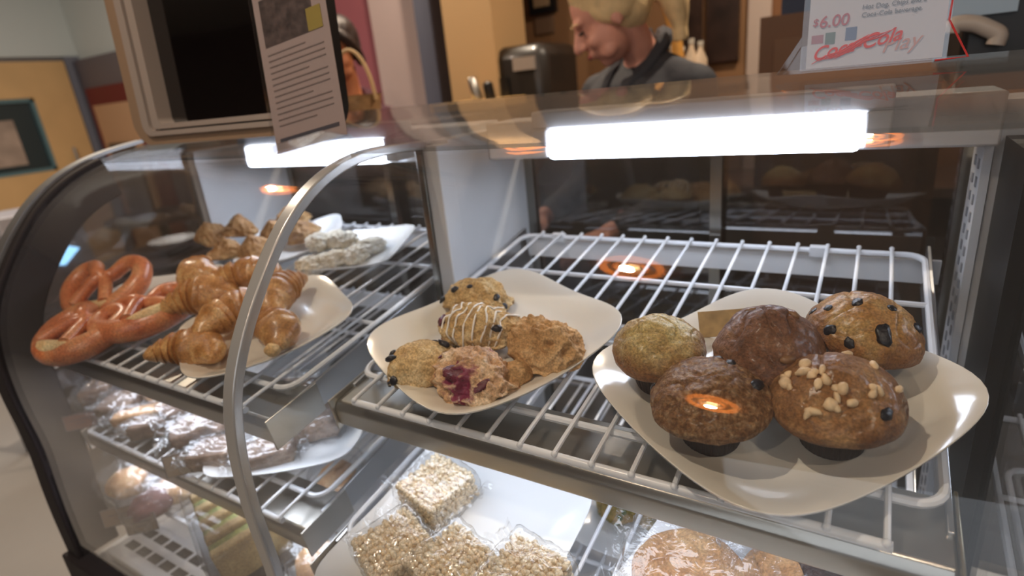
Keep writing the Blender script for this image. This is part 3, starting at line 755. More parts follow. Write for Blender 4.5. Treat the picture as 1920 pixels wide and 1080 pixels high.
sr, f = scone('scone', 'raspberry scone with dark pink filling at the front of the plate', 893, 719, 0, (0.106, 0.084, 0.046), sc_r, 21, yaw=-12, big=0.2, med=0.2)
studs(sr, f, [(270, 0.62, 0.012, 1.35), (232, 0.42, 0.006, 1.5), (325, 0.45, 0.007, 1.5), (190, 0.50, 0.005, 1.3), (150, .5, .005, 1.3)], 'raspberry', M['raspberry'], rnd, flat=0.28, sub=4)
sp_, f = scone('scone', 'plain craggy golden scone at the right of the scone plate', 1030, 662, 0, (0.100, 0.076, 0.048), sc_p, 31, yaw=-20, knob=0.10, big=0.20, med=0.14)
sn, f = scone('scone', 'small knob of scone between raspberry and plain scones', 966, 706, 0, (0.036, 0.044, 0.026), sc_p, 37, sub=4)

# ---------------------------------------------------------------- croissants, pretzels, turnovers, crumbly pastries (left bay)
m_cro = food('croissant', '98622e', 'ba8248', 'e0b67a', scale=34, rough=0.35, coat=0.5, bump=0.7, bscale=90)
m_dough = food('croissant_dough', 'c79a62', 'd8b27c', 'e6cfa4', scale=50, rough=0.6, bump=0.6, bscale=120)
def croissant(Rr=0.050, r0=0.030, span=150, nseg=5, seed=1):
    n = 84; m = 28; vs = []
    for i in range(n + 1):
        s = -1 + 2 * i / n; a = math.radians(90 + s * span / 2)
        c = Vector((Rr * math.cos(a) * 1.25, Rr * math.sin(a) - Rr * 0.6, 0))
        tdir = Vector((-math.sin(a) * 1.25, math.cos(a), 0)).normalized(); nd = Vector((tdir.y, -tdir.x, 0))
        ph = abs(s) * nseg; fr_ = ph - math.floor(ph)
        r = (0.0045 + (r0 - 0.0045) * max(0, math.cos(s * math.pi / 2)) ** 0.75) * (1.08 - 0.20 * fr_ ** 1.5) * (1 + 0.08 * noise.noise(Vector((s * 4, seed, 0))))
        for k in range(m):
            b = 2 * math.pi * k / m
            q = c + nd * math.cos(b) * r + Vector((0, 0, 1)) * (math.sin(b) * r * 0.86)
            q += (q - c) * 0.14 * noise.noise(q * 45 + Vector((seed * 5, 0, 0)))
            vs.append(q + Vector((0, 0, r0 * 0.8)))
    fs = [(i * m + k, i * m + (k + 1) % m, (i + 1) * m + (k + 1) % m, (i + 1) * m + k) for i in range(n) for k in range(m)]
    fs += [tuple(range(m - 1, -1, -1)), tuple(n * m + k for k in range(m))]
    return MB().add(vs, fs)
CR = [((345, 668), 0.000, 15, -8, 0.95, 'small dark croissant at the front left corner of the croissant plate'),
      ((460, 612), 0.016, 70, 0, 1.05, 'croissant resting at the centre of the croissant plate, crease facing front'),
      ((385, 585), 0.012, 30, 10, 1.1, 'curled croissant leaning at the left side of the croissant plate'),
      ((410, 545), 0.036, 160, 0, 1.0, 'croissant on top of the pile next to the pretzels'),
      ((540, 570), 0.010, 120, 12, 1.05, 'croissant at the right side of the croissant plate, behind the glass trim'),
      ((500, 635), 0.003, -20, 0, 0.95, 'croissant with pale dough end at the front of the croissant plate'),
      ((470, 555), 0.030, 40, 0, 0.95, 'upper croissant at the back of the croissant pile')]
for i, ((a, b_), lift, yaw, tl, sc_, lab) in enumerate(CR):
    x, v = rk(a, b_, 0.03)
    r = put('croissant', x, v, 0.012 + lift, yaw, rx(tl)); r.scale = (sc_,) * 3
    tag(r, lab, 'croissant', 'croissants on the left bay plate')
    croissant(seed=i + 1, span=150 - 12 * (i % 3)).build('crust', m_cro, r, world=False, angle=50)
    if i == 5: MB().ball((0.0557, -0.0073, 0.022), (0.013, 0.011, 0.010), 3, fn=lambda u, w: w * (1 + 0.15 * noise.noise(u * 2))).build('dough_end', m_dough, r, world=False)
m_pre = food('pretzel', 'b8623a', 'd07d50', 'dfa070', scale=26, rough=0.35, coat=0.5, bump=0.3, bscale=90)
m_pre2 = food('pretzel_split', 'cfa066', 'dcb987', 'e6cf9f', scale=40, rough=0.55, bump=0.5, bscale=90)
def pretzel_pts(s=1.0):
    P = [(-0.012, -0.034, .006), (-0.030, -0.040, .004), (-0.010, -0.012, .014), (0.012, 0.006, .012), (0.040, 0.034, .004), (0.062, 0.020, 0), (0.062, -0.018, 0), (0.040, -0.046, 0), (0, -0.058, 0)]
    P = [(0.030, -0.052, .016), (0.020, -0.028, .014), (0.006, -0.004, .010), (-0.010, 0.012, .016), (-0.034, 0.034, .004), (-0.060, 0.026, 0), (-0.068, -0.006, 0), (-0.050, -0.040, 0), (-0.018, -0.058, 0), (0.018, -0.058, 0),
         (0.050, -0.040, 0), (0.068, -0.006, 0), (0.060, 0.026, 0), (0.034, 0.034, .004), (0.010, 0.012, .004), (-0.006, -0.004, .016), (-0.020, -0.028, .016), (-0.030, -0.052, .016)]
    return catmull([Vector(p) * s for p in P], 7)
for i, ((a, b_), lift, yaw, tl, lab) in enumerate([((168, 618), 0.002, 10, 12, 'soft orange-brown pretzel at the front left of the pretzel plate'),
        ((218, 560), 0.030, 25, 32, 'soft orange-brown pretzel leaning on top of the pile, loops facing front'),
        ((278, 588), 0.004, 70, 4, 'soft pretzel next to the croissants')]):
    x, v = rk(a, b_, 0.03)
    r = put('pretzel', x, v, 0.035 + lift, yaw, rx(tl)); tag(r, lab, 'pretzel', 'soft pretzels')
    pp = pretzel_pts(1.04); n = len(pp)
    rr = [0.0105 + 0.0105 * math.exp(-((k / (n - 1) - 0.5) / 0.24) ** 2) for k in range(n)]
    MB().tube(pp, rr, 16).build('crust', m_pre, r, world=False, angle=80)
    mid = [p + Vector((0, 0, rr[k] * 0.62)) for k, p in enumerate(pp)][n // 2 - 10:n // 2 + 11]
    MB().tube(mid, [0.012 * math.sin(math.pi * (k + .5) / 21) + 0.001 for k in range(21)], 10).build('split', m_pre2, r, world=False)
m_turn = food('turnover', '8e6237', 'b08555', 'cfae80', scale=28, rough=0.55, bump=0.8, bscale=80)
def turnover(seed):
    def fn(u, q):
        a = math.atan2(u.y, u.x); f_ = 1 + 0.30 * math.cos(3 * a) * (1 - abs(u.z)) + 0.12 * noise.noise(u * 2 + Vector((seed, 0, 0)))
        rid = 0.10 * (1 - abs(noise.noise(u * 3 + Vector((0, seed, 0)))) * 3)
        q = Vector((q.x * f_, q.y * f_, q.z)) * (1 + rid)
        if u.z > 0: q.z *= 1 + 0.7 * (1 - math.hypot(u.x, u.y))
        if q.z < 0: q.z *= .4
        return q
    return MB().ball((0, 0, 0.012), (0.034, 0.030, 0.022), 5, fn=fn)
for i, ((a, b_), lift, yaw, lab) in enumerate([((425, 475), 0.0, 20, 'brown pointed turnover at the front left of the white back plate'), ((480, 470), 0.0, 80, 'brown turnover beside the glass trim on the back plate'),
        ((455, 448), 0.022, 140, 'brown turnover on top of the pile'), ((405, 455), 0.018, 200, 'brown turnover with a raised corner at the far left'), ((520, 445), 0.006, 10, 'brown turnover at the back right of the pile'),
        ((550, 425), 0.016, 60, 'pale brown turnover at the very back by the white post'), ((575, 440), 0.0, 100, 'tan turnover behind the crumbly pastries')]):
    x, v = rk(a, b_, 0.03); r = put('turnover', x, v, 0.014 + lift, yaw, rx(12 * (i % 3 - 1)))
    tag(r, lab, 'pastry', 'turnovers on the back plate'); turnover(i * 2.3).build('crust', m_turn, r, world=False, angle=80)
m_crumb = food('crumb_pastry', 'cbb898', 'e6dcc8', 'f6f1e8', scale=60, rough=0.7, bump=1.0, bscale=120)
for i, ((a, b_), lift, lab) in enumerate([((580, 490), 0, 'white crumbly pastry at the front of the white plate'), ((620, 480), 0, 'white crumbly pastry at the front middle of its plate'), ((665, 470), 0, 'white crumbly pastry at the front right corner'),
        ((600, 462), 0.018, 'white crumbly pastry stacked in the middle'), ((645, 458), 0.016, 'white crumbly pastry stacked toward the right'), ((690, 455), 0, 'white crumbly pastry at the far right end'), ((625, 445), 0.004, 'white crumbly pastry at the back of its plate')]):
    x, v = rk(a, b_, 0.03)
    r = put('crumble_pastry', x, v, 0.010 + lift, i * 50); tag(r, lab, 'pastry', 'crumbly white pastries')
    off = Vector((i * 4.0, 0, 0))
    MB().ball((0, 0, 0.012), (0.032, 0.024, 0.016), 5, fn=lambda u, q: q * (1 + 0.22 * noise.noise(u * 3 + off) + 0.16 * noise.noise(u * 9 + off))).build('crust', m_crumb, r, world=False, angle=80)

# ---------------------------------------------------------------- wrapped cereal squares
m_rice = food('puffed_rice', 'dcc096', 'ead4ae', 'f3e6cc', scale=70, rough=0.45, bump=0.3, bscale=90, coat=0.2)
def film_box(sx, sy, sz, seed, amp=0.0035, fins=True, sub=5, kx=0.55):
    off = Vector((seed * 2.7, seed, 0)); b = MB()
    def fn(u, q):
        m = max(abs(u.x), abs(u.y), abs(u.z)); k = (1 - kx) + kx / m
        p = Vector((u.x * k * sx / 2, u.y * k * sy / 2, u.z * k * sz / 2))
        w = noise.noise(p * 55 + off) * amp + abs(noise.noise(p * 130 + off)) * amp * 0.9
        return p + u * w
    b.ball((0, 0, sz / 2), 1.0, sub, fn=fn)
    return b
def film_fin(sx, sy, sz, seed):
    b = MB(); off = Vector((seed, 3, 1))
    for sgn in (-1, 1):
        rows = []
        for i in range(9):
            t = i / 8; row = []
            for j in range(25):
                w = -1 + j / 12; y = w * sy * (0.42 + 0.16 * t)
                p = Vector((sgn * (sx / 2 + t * 0.024), y, sz * (0.45 + 0.25 * t)))
                p.z += noise.noise(Vector((t * 2.5, w * 5, seed * 3 + sgn))) * 0.012 * (0.4 + t); p.x += noise.noise(Vector((t * 3, w * 6, seed + 9))) * 0.004
                row.append(p)
            rows.append(row)
        b.sheet(rows)
    return b
def rice_square(s, hgt, seed):
    r = random.Random(seed); b = MB(); b.box((-s / 2 + .003, -s / 2 + .003, 0.002), (s / 2 - .003, s / 2 - .003, hgt - .003))
    area_faces = [('z', hgt), ('x', -1), ('x', 1), ('y', -1), ('y', 1)]
    g = 0.0072
    n = int(s / g); nz = int(hgt / g)
    def grain(p, ax):
        q = Euler((r.uniform(0, 6), r.uniform(0, 6), r.uniform(0, 6))).to_matrix()
        b.ball(p, (0.0050 * r.uniform(.8, 1.15), 0.0040, 0.0038), 1, mat=q)
    for i in range(n + 1):
        for j in range(n + 1):
            grain((-s / 2 + (i + r.uniform(.1, .9)) * s / (n + 1), -s / 2 + (j + r.uniform(.1, .9)) * s / (n + 1), hgt - .002 + r.uniform(-.001, .001)), 2)
    for i in range(n + 1):
        for k in range(nz + 1):
            for sg_ in (-1, 1):
                z = (k + r.uniform(.1, .9)) * hgt / (nz + 1); t = -s / 2 + (i + r.uniform(.1, .9)) * s / (n + 1)
                grain((t, sg_ * (s / 2 - .002), z), 1); grain((sg_ * (s / 2 - .002), t, z), 0)
    return b
KR = [((820, 918), 0.028, -14, 'wrapped cereal square standing on the others at the back'),
      ((742, 1035), 0.0, -24, 'wrapped cereal square with crumpled shiny film at the front left of the plate'),
      ((852, 1068), 0.0, -18, 'wrapped cereal square in the middle of the front row'),
      ((985, 1090), -0.0, -10, 'wrapped cereal square cut off by the lower picture edge')]
kr0 = None
for i, ((a, b_), lift, yaw, lab) in enumerate(KR):
    x, v = rk(a, b_, -0.18 + 0.03)
    r = put('cereal_square', x, v, -0.18 + 0.0105 + (0.0 if i else 0.0), yaw); tag(r, lab, 'snack', 'plastic wrapped cereal squares')
    if kr0 is None:
        k_ = rice_square(0.074, 0.036, 3).build('puffed_rice_block', m_rice, r, world=False, angle=80); kr0 = k_
    else:
        k_ = kr0.copy(); COL.objects.link(k_); k_.parent = r
    fl = film_box(0.084, 0.084, 0.042, i, kx=0.93).build('film', M['film'], r, world=False, angle=80)
    film_fin(0.080, 0.084, 0.042, i).build('film_end', M['film'], r, world=False, angle=80)

# ---------------------------------------------------------------- wrapped cookies
m_cook = food('cookie', 'a87446', 'c39361', 'd6ae7c', scale=30, rough=0.6, bump=0.8, bscale=110)
m_cookd = food('cookie_dark', '33241f', '45332b', '57423a', scale=30, rough=0.4, bump=0.4, bscale=110)
for i, ((a, b_), yaw, lab) in enumerate([((1290, 1075), 10, 'large wrapped tan cookie on the lower white plate, left one'), ((1500, 1103), 30, 'large wrapped cookie half dipped in dark chocolate, right one')]):
    x, v = rk(a, b_, -0.18 + 0.02)
    r = put('wrapped_cookie', x, v, -0.18 + 0.0130, yaw); tag(r, lab, 'cookie', 'wrapped cookies')
    def fn(u, q, i=i):
        e = 1 + 0.04 * noise.noise(u * 2 + Vector((i * 5, 0, 0))); q = Vector((q.x * e, q.y * e, q.z * (1 + 0.5 * noise.noise(u * 4))))
        if q.z < 0: q.z *= 0.3
        return q
    MB().ball((0, 0, 0.006), (0.058, 0.055, 0.016), 5, fn=fn).build('cookie', m_cook, r, world=False, angle=80)
    if i:
        def fn2(u, q):
            q = fn(u, q) * 1.02
            if q.x < 0.004 + 0.006 * noise.noise(Vector((q.y * 60, 0, 0))): q.x = 0.004
            q.z += 0.0008; return q
        MB().ball((0, 0, 0.006), (0.058, 0.055, 0.016), 5, fn=fn2).build('chocolate_coat', m_cookd, r, world=False, angle=80)
    film_box(0.135, 0.125, 0.030, i + 7, amp=0.006, kx=0.7).build('film', M['film'], r, world=False, angle=80)
    film_fin(0.125, 0.12, 0.026, i + 3).build('film_end', M['film'], r, world=False, angle=80)

# ---------------------------------------------------------------- lowest shelf, right bay
m_green = food('green_pastry', '7a7a3c', 'a98c54', 'c9a572', scale=45, rough=0.5, bump=0.8, bscale=90, spots=(60, 0.28, '5f6f34'))
put_plate(M['china_white'], -0.235, 0.60, -0.34, 0, 'white plate under the green-topped pastries on the lowest shelf', a=0.11, Hc=0.014, Hs=0.010)
for i, ((a, b_), lab) in enumerate([((1160, 945), 'green-topped pastry at the left of the lowest right plate'), ((1225, 955), 'green-topped pastry in the middle of the lowest right plate'), ((1290, 965), 'green-topped pastry at the right of the lowest right plate'), ((1345, 985), 'green-topped pastry beyond the rim on the right'),
        ]):
    x, v = rk(a, b_, -0.31); r = put('green_pastry', x, v, -0.34 + 0.010, 30 * i); tag(r, lab, 'pastry', 'green-topped pastries')
    off = Vector((i * 3.3, 1, 0))
    MB().ball((0, 0, 0.016), (0.034, 0.028, 0.022), 4, fn=lambda u, q: q * (1 + 0.2 * noise.noise(u * 2.5 + off))).build('crust', m_green, r, world=False, angle=80)
for i, ((a, b_), lab) in enumerate([((1500, 985), 'tan bread roll on the lowest right shelf, left one'), ((1580, 1010), 'tan bread roll on the lowest right shelf, right one')]):
    x, v = rk(a, b_, -0.31); r = put('bread_roll', x, v, -0.33, 20 * i); tag(r, lab, 'bread', 'tan bread rolls')
    MB().ball((0, 0, 0.016), (0.045, 0.03, 0.024), 4, fn=lambda u, q: q * (1 + 0.1 * noise.noise(u * 2))).build('crust', sc_p, r, world=False, angle=80)

# ---------------------------------------------------------------- middle shelf, left bay: wrapped brownies and bars
m_brow = food('brownie', '5a4336', '7a6250', '9c8470', scale=30, rough=0.6, bump=0.8, bscale=90)
m_blond = food('blondie', 'b5865a', 'cfa478', 'e0c39b', scale=30, rough=0.6, bump=0.6, bscale=90)
put_plate(M['china_white'], -0.775, 0.430, -0.18, 30, 'white plate under the big wrapped brownies, middle shelf', a=0.125, Hc=0.020)
put_plate(M['china_white'], -1.075, 0.440, -0.18, 20, 'white plate under the wrapped bars at the far left, middle shelf', a=0.125, Hc=0.020)
BR = [((595, 795), 0.0, 35, (0.085, 0.07, 0.040), 0, 'big wrapped brownie at the right end of the middle shelf'), ((560, 770), 0.030, 20, (0.08, 0.07, 0.030), 0, 'wrapped brownie lying on top at the right end'),
      ((500, 850), 0.0, 45, (0.09, 0.05, 0.030), 0, 'wrapped brownie in front beside the glass trim'), ((405, 850), 0.0, 30, (0.075, 0.06, 0.030), 0, 'wrapped brownie behind the price card'),
      ((410, 800), 0.010, 10, (0.08, 0.06, 0.028), 0, 'wrapped brownie stacked behind the card'), ((370, 820), 0.020, 60, (0.07, 0.05, 0.024), 0, 'thin wrapped brownie left of the price card'),
      ((300, 800), 0.0, 35, (0.11, 0.03, 0.028), 0, 'wrapped brownie bar with pale edge, first of two'), ((270, 780), 0.004, 35, (0.11, 0.03, 0.024), 1, 'wrapped pale bar with cream edge'),
      ((230, 760), 0.0, 20, (0.08, 0.06, 0.030), 0, 'wrapped dark bar at the far left of the middle shelf'), ((310, 745), 0.010, 0, (0.07, 0.05, 0.028), 1, 'wrapped golden bar at the back of the middle shelf'),
      ((190, 740), 0.010, 50, (0.06, 0.06, 0.030), 0, 'wrapped dark bar nearest the left end frame'), ((395, 745), 0.0, 15, (0.07, 0.06, 0.026), 1, 'wrapped golden bar under the front bar of the shelf above'),
      ((470, 770), 0.0, -10, (0.08, 0.06, 0.026), 1, 'wrapped golden bar behind the glass trim'), ((350, 775), 0.016, 80, (0.07, 0.05, 0.024), 0, 'wrapped dark bar on top of the middle pile')]
for i, ((a, b_), lift, yaw, (sx, sy, sz), mt, lab) in enumerate(BR):
    x, v = rk(a, b_, -0.18 + 0.025); r = put('wrapped_bar', x, v, -0.18 + 0.012 + lift, yaw, rx(4 * (i % 3 - 1))); tag(r, lab, 'brownie', 'plastic wrapped brownies and bars')
    off = Vector((i * 2.0, 0, 0))
    MB().ball((0, 0, sz / 2), 1.0, 4, fn=lambda u, q: Vector((u.x * (0.25 + 0.75 / max(abs(u.x), abs(u.y), abs(u.z))) * sx / 2, u.y * (0.25 + 0.75 / max(abs(u.x), abs(u.y), abs(u.z))) * sy / 2, u.z * (0.25 + 0.75 / max(abs(u.x), abs(u.y), abs(u.z))) * sz / 2)) * (1 + 0.06 * noise.noise(u * 4 + off))).build('baked_bar', [m_brow, m_blond][mt], r, world=False, angle=80)
    film_box(sx * 1.12, sy * 1.16, sz * 1.2, i + 20, amp=0.005, kx=0.9).build('film', M['film'], r, world=False, angle=80)
    film_fin(sx, sy, sz, i + 31).build('film_end', M['film'], r, world=False, angle=80)
def price_card(px, py, h, label, w=0.052, hh=0.036, yaw=-12, col='8d7d6c'):
    x, v = rk(px, py, h + 0.015)
    r = put('price_card', x, v, h + 0.004, yaw, rx(72)); tag(r, label, 'price card', 'shelf price cards')
    MB().box((-w / 2, 0, -0.0008), (w / 2, hh, 0.0008)).build('card', plain('card_' + col, col, 0.6), r, world=False, smooth=False)
    f = MB(); t = 0.0012
    for a_, b_ in (((-w / 2, 0, .0009), (w / 2, t, .0014)), ((-w / 2, hh - t, .0009), (w / 2, hh, .0014)), ((-w / 2, 0, .0009), (-w / 2 + t, hh, .0014)), ((w / 2 - t, 0, .0009), (w / 2, hh, .0014))): f.box(a_, b_)
    for k, ww in ((0.62, 0.30), (0.40, 0.16)): f.box((-w * ww, hh * k - .0008, .0009), (w * ww, hh * k + .0008, .0013))
    f.build('printed_border', M['grey_ink'], r, world=False, smooth=False)
price_card(340, 880, -0.18, 'small brown price card standing before the wrapped brownies', yaw=38)
price_card(150, 795, -0.18, 'reddish brown price card at the far left of the middle shelf', w=0.06, hh=0.03, yaw=38, col='7b5a50')
price_card(225, 975, -0.34, 'long brown price card on the lowest left shelf, left one', w=0.065, hh=0.034, yaw=38, col='86715f')
price_card(265, 990, -0.34, 'brown price card beside it, right one of the pair', w=0.055, hh=0.034, yaw=38, col='7f6f60')
# clear sandwich pack
m_sand = food('sandwich_bread', '7a6240', '977c50', 'b09868', scale=22, rough=0.7, bump=0.5, bscale=80)
m_fill = food('sandwich_filling', '4e5628', '747438', '8f7a50', scale=60, rough=0.6, bump=0.6, bscale=80)
x, v = rk(455, 985, -0.31)
r = put('sandwich_pack', x, v, -0.34 + 0.006, -22); tag(r, 'clear pack of sliced green-filled sandwiches on the lowest left shelf', 'sandwich pack')
for k in range(9):
    xx = -0.080 + k * 0.020; mt = m_sand if k % 2 == 0 else m_fill
    o = MB().box((xx, -0.052, 0.004), (xx + (0.017 if k % 2 == 0 else 0.020), 0.052 - (0.004 if k % 2 else 0), 0.078 - (0.006 if k % 2 else 0))).build('bread_slice' if k % 2 == 0 else 'filling', mt, r, world=False, bevel=0.003)
MB().box((-0.098, -0.066, 0), (0.118, 0.066, 0.090)).build('clear_box', M['glass'], r, world=False, bevel=0.008)
MB().box((-0.104, -0.072, -0.002), (0.124, 0.072, 0.010)).build('black_tray', M['black'], r, world=False, bevel=0.004)
for i, ((a, b_), mt, lab) in enumerate([((240, 905), 1, 'wrapped golden bun at the far left of the lowest shelf'), ((330, 915), 1, 'wrapped golden bun in the middle of the lowest left shelf'), ((290, 940), 0, 'wrapped dark red filled roll between the buns'), ((630, 900), 1, 'wrapped sandwich half behind the sandwich pack'), ((600, 1060), 1, 'wrapped sandwich at the lower right of the left bay')]):
    x, v = rk(a, b_, -0.31); r = put('wrapped_roll', x, v, -0.332, 40 * i); tag(r, lab, 'roll', 'wrapped rolls on the lowest left shelf')
    MB().ball((0, 0, 0.022), (0.045, 0.035, 0.024), 4, fn=lambda u, q: q * (1 + 0.12 * noise.noise(u * 2))).build('bun', [plain('dark_roll', '6a3b38', 0.6), m_blond][mt], r, world=False, angle=80)
    film_box(0.11, 0.09, 0.055, i + 50, amp=0.006, kx=0.6).build('film', M['film'], r, world=False, angle=80)

# ================================================================ ON TOP OF THE CASE
def px_box(x0, x1, Y):     # x range on plane y=Y
    return at(x0, 150, 1, Y)[0], at(x1, 150, 1, Y)[0]
# price sign in an acrylic holder
YS = 0.80; ZS = -0.0205
sg = empty('price_sign', (-0.012, YS, ZS)); tag(sg, 'white lunch special sign with red price in a clear holder on the case', 'sign')
lean = 0.10
SM = Matrix.Translation((-0.012, YS, ZS)) @ Matrix.Rotation(-lean, 4, 'X') @ Matrix.Rotation(math.radians(0), 4, 'Z')
def sgn(b): 
    b.v = [SM @ v for v in b.v]; return b
sgn(MB().box((-0.064, 0.0, 0.004), (0.066, 0.0008, 0.175))).build('paper', M['paper'], sg, smooth=False)
sgn(MB().box((-0.070, -0.003, 0.002), (0.070, -0.0015, 0.180))).build('holder_front', M['acrylic'], sg, smooth=False)
b = MB().prism([(-0.070, 0.040), (-0.095, 0.0), (-0.088, 0.0), (-0.070, 0.030)], 1, -0.004, 0.0)
b.prism([(-0.070, 0.030), (-0.088, 0.0), (0.070, 0.0), (0.070, 0.04)], 1, 0.004, 0.0055)
sgn(b).build('holder_foot', M['acrylic'], sg, smooth=False)
b = MB().tube([(0.072, -0.002, 0.18), (0.068, -0.002, 0.040), (0.088, -0.002, 0.002), (0.060, -0.002, 0.001)], 0.0012, 6)
sgn(b).build('holder_edge', M['acrylic_red'], sg)
def text(s, size, pos, mat, parent, mtx, shear=0.0, name='lettering', rot=0.0, bold=0.0, align='LEFT'):
    c = bpy.data.curves.new(name, 'FONT'); c.body = s; c.size = size; c.shear = shear; c.extrude = 0.0002; c.offset = bold; c.align_x = align
    c.materials.append(mat)
    o = bpy.data.objects.new(name, c); COL.objects.link(o)
    m = mtx @ Matrix.Translation(pos) @ Matrix.Rotation(math.pi / 2, 4, 'X') @ Matrix.Rotation(rot, 4, 'Z')
    me = bpy.data.meshes.new_from_object(o); bpy.data.objects.remove(o)
    o = bpy.data.objects.new(name, me); COL.objects.link(o)
    o.parent = parent; o.matrix_local = Matrix.Translation(-Vector(parent.location)) @ m
    return o
text('$', 0.0110, (-0.060, -0.0012, 0.0500), M['red_ink'], sg, SM, 0.1, bold=0.0001)
text('6.00', 0.0175, (-0.0535, -0.0012, 0.0475), M['red_ink'], sg, SM, 0.1, bold=0.0002)
text('Hot Dog, Chips and a', 0.0066, (-0.012, -0.0012, 0.0615), M['grey_ink'], sg, SM, 0.1)
text('Coca-Cola beverage.', 0.0066, (-0.012, -0.0012, 0.0535), M['grey_ink'], sg, SM, 0.1)
text('Coca-Cola', 0.020, (-0.058, -0.0014, 0.012), M['red_ink_bright'], sg, SM, 0.45, rot=0.16, bold=0.0003)
text('Play', 0.022, (0.010, -0.0012, 0.014), M['orange_ink'], sg, SM, 0.4, rot=0.1)
b = MB()
for k in range(5):
    pts = [Vector((-0.058 + k * 0.006 + 0.014 * j + 0.001 * math.sin(j * 3 + k), -0.0016, 0.009 + k * 0.0012 + 0.0062 * j + 0.0015 * math.sin(j * 2.2 + k))) for j in range(5)]
    b.tube(catmull(pts, 6), [0.0003 + 0.0006 * math.sin(math.pi * i / 24) for i in range(25)], 5)
sgn(b).build('red_brush_stroke', M['red_ink_bright'], sg)
sgn(MB().box((-0.060, -0.0006, 0.031), (-0.048, -0.0001, 0.040))).build('printed_picture', plain('print_red', 'b0606a', 0.6), sg, smooth=False)
sgn(MB().box((-0.046, -0.0006, 0.029), (-0.036, -0.0001, 0.0415))).build('printed_picture', plain('print_green', '5a6f60', 0.6), sg, smooth=False)
sgn(MB().box((-0.026, -0.0006, 0.031), (-0.015, -0.0001, 0.0445))).build('printed_picture', plain('print_blue', '4f6390', 0.6), sg, smooth=False)

# boxed display with rounded tan frame
def rounded(x0, x1, z0, z1, r, n=8):
    P = []
    for cx, cz, a0 in ((x1 - r, z1 - r, 0), (x0 + r, z1 - r, 90), (x0 + r, z0 + r, 180), (x1 - r, z0 + r, 270)):
        for k in range(n + 1):
            a = math.radians(a0 + 90 * k / n); P.append((cx + r * math.cos(a), cz + r * math.sin(a)))
    return P
def ring(P, Qp, y0, y1):
    n = len(P); vs = [(p[0], y0, p[1]) for p in P] + [(p[0], y0, p[1]) for p in Qp] + [(p[0], y1, p[1]) for p in P] + [(p[0], y1, p[1]) for p in Qp]
    fs = []
    for i in range(n):
        j = (i + 1) % n
        fs += [(i, j, n + j, n + i), (2 * n + i, 3 * n + i, 3 * n + j, 2 * n + j), (i, 2 * n + i, 2 * n + j, j), (n + i, n + j, 3 * n + j, 3 * n + i)]
    return MB().add(vs, fs)
MO = (-0.885, 0.640, -0.0415)
mon = empty('display_monitor', MO); tag(mon, 'black glossy screen in a thick rounded tan frame on the case', 'monitor')
MM = Matrix.Translation(MO) @ Matrix.Rotation(math.radians(4), 4, 'Z') @ Matrix.Rotation(math.radians(-4), 4, 'X')
def mn(b): b.v = [MM @ v for v in b.v]; return b
A, B = -0.300, 0.180
def rr_(k): return rounded(A + k, B - k, k * 0.42, 0.46 - k, max(0.012, 0.045 - k * 0.6))
mn(ring(rr_(0.0), rr_(0.036), -0.030, -0.002)).build('outer_frame', M['tan_side'], mon, angle=30)
mn(ring(rr_(0.036), rr_(0.056), -0.036, -0.002)).build('frame_band', M['tan_plastic'], mon, angle=30)
mn(ring(rr_(0.056), rr_(0.063), -0.020, -0.002)).build('seam', M['black'], mon, angle=30)
mn(ring(rr_(0.063), rr_(0.083), -0.034, -0.002)).build('inner_frame', M['tan_plastic'], mon, angle=30)
mn(MB().prism(rr_(0.080), 1, -0.006, -0.003)).build('screen', M['screen'], mon, smooth=False)
mn(MB().prism(rr_(0.004), 1, -0.002, 0.03)).build('housing', M['black'], mon, angle=30)
# dark speaker behind the screen
sp = empty('speaker', (-1.16, 0.80, -0.03)); tag(sp, 'narrow black speaker with blue edge behind the tan framed screen', 'speaker')
b = MB().box((-1.26, 0.80, -0.03), (-1.14, 0.90, 0.36)); b.build('cabinet', M['black'], sp, bevel=0.01)
MB().box((-1.264, 0.797, -0.02), (-1.258, 0.80, 0.34)).build('edge_strip', plain('blue_edge', '3e5680', 0.3), sp, smooth=False)

# flyer in an acrylic stand
YF_ = 0.555
fx0, fx1 = at(528, 230, 1, YF_)[0], at(622, 215, 1, YF_)[0]
fl = empty('flyer_holder', ((fx0 + fx1) / 2, YF_, -0.054)); tag(fl, 'pale flyer with a picture on top in a clear stand beside the screen', 'flyer')
FM = Matrix.Translation(((fx0 + fx1) / 2, YF_, -0.054)) @ Matrix.Rotation(math.radians(10), 4, 'Z') @ Matrix.Rotation(math.radians(-9), 4, 'Y') @ Matrix.Rotation(math.radians(-14), 4, 'X')
def fm(b): b.v = [FM @ v for v in b.v]; return b
w = (fx1 - fx0) / 2 * 1.22
fm(MB().box((-w, 0, 0.004), (w, 0.001, 0.245))).build('paper', plain('flyer_paper', 'bfaaa2', 0.6), fl, smooth=False)
fm(MB().box((-w * .82, -0.0006, 0.150), (w * .62, -0.0001, 0.215))).build('printed_picture', plain('flyer_picture', '5b4c48', 0.6, var=0.6, vscale=90), fl, smooth=False)
fm(MB().box((w * .45, -0.0009, 0.150), (w * .85, -0.0003, 0.180))).build('printed_picture', plain('flyer_yellow', 'b09a48', 0.6), fl, smooth=False)
b = MB()
for k in range(13):
    z = 0.138 - k * 0.0082; b.box((-w * .8, -0.0006, z), (w * (.8 if k % 4 else .3), -0.0001, z + 0.0016))
fm(b).build('printed_lines', plain('flyer_ink', '8c7c76', 0.6), fl, smooth=False)
fm(MB().box((-w * .85, -0.0006, 0.018), (w * .85, -0.0001, 0.023))).build('printed_bar', M['grey_ink'], fl, smooth=False)
fm(MB().box((-w - .003, -0.004, 0.0), (w + .003, -0.002, 0.265)).box((-w - .003, -0.05, 0.0), (w + .003, -0.004, 0.002))).build('clear_stand', M['acrylic'], fl, smooth=False)

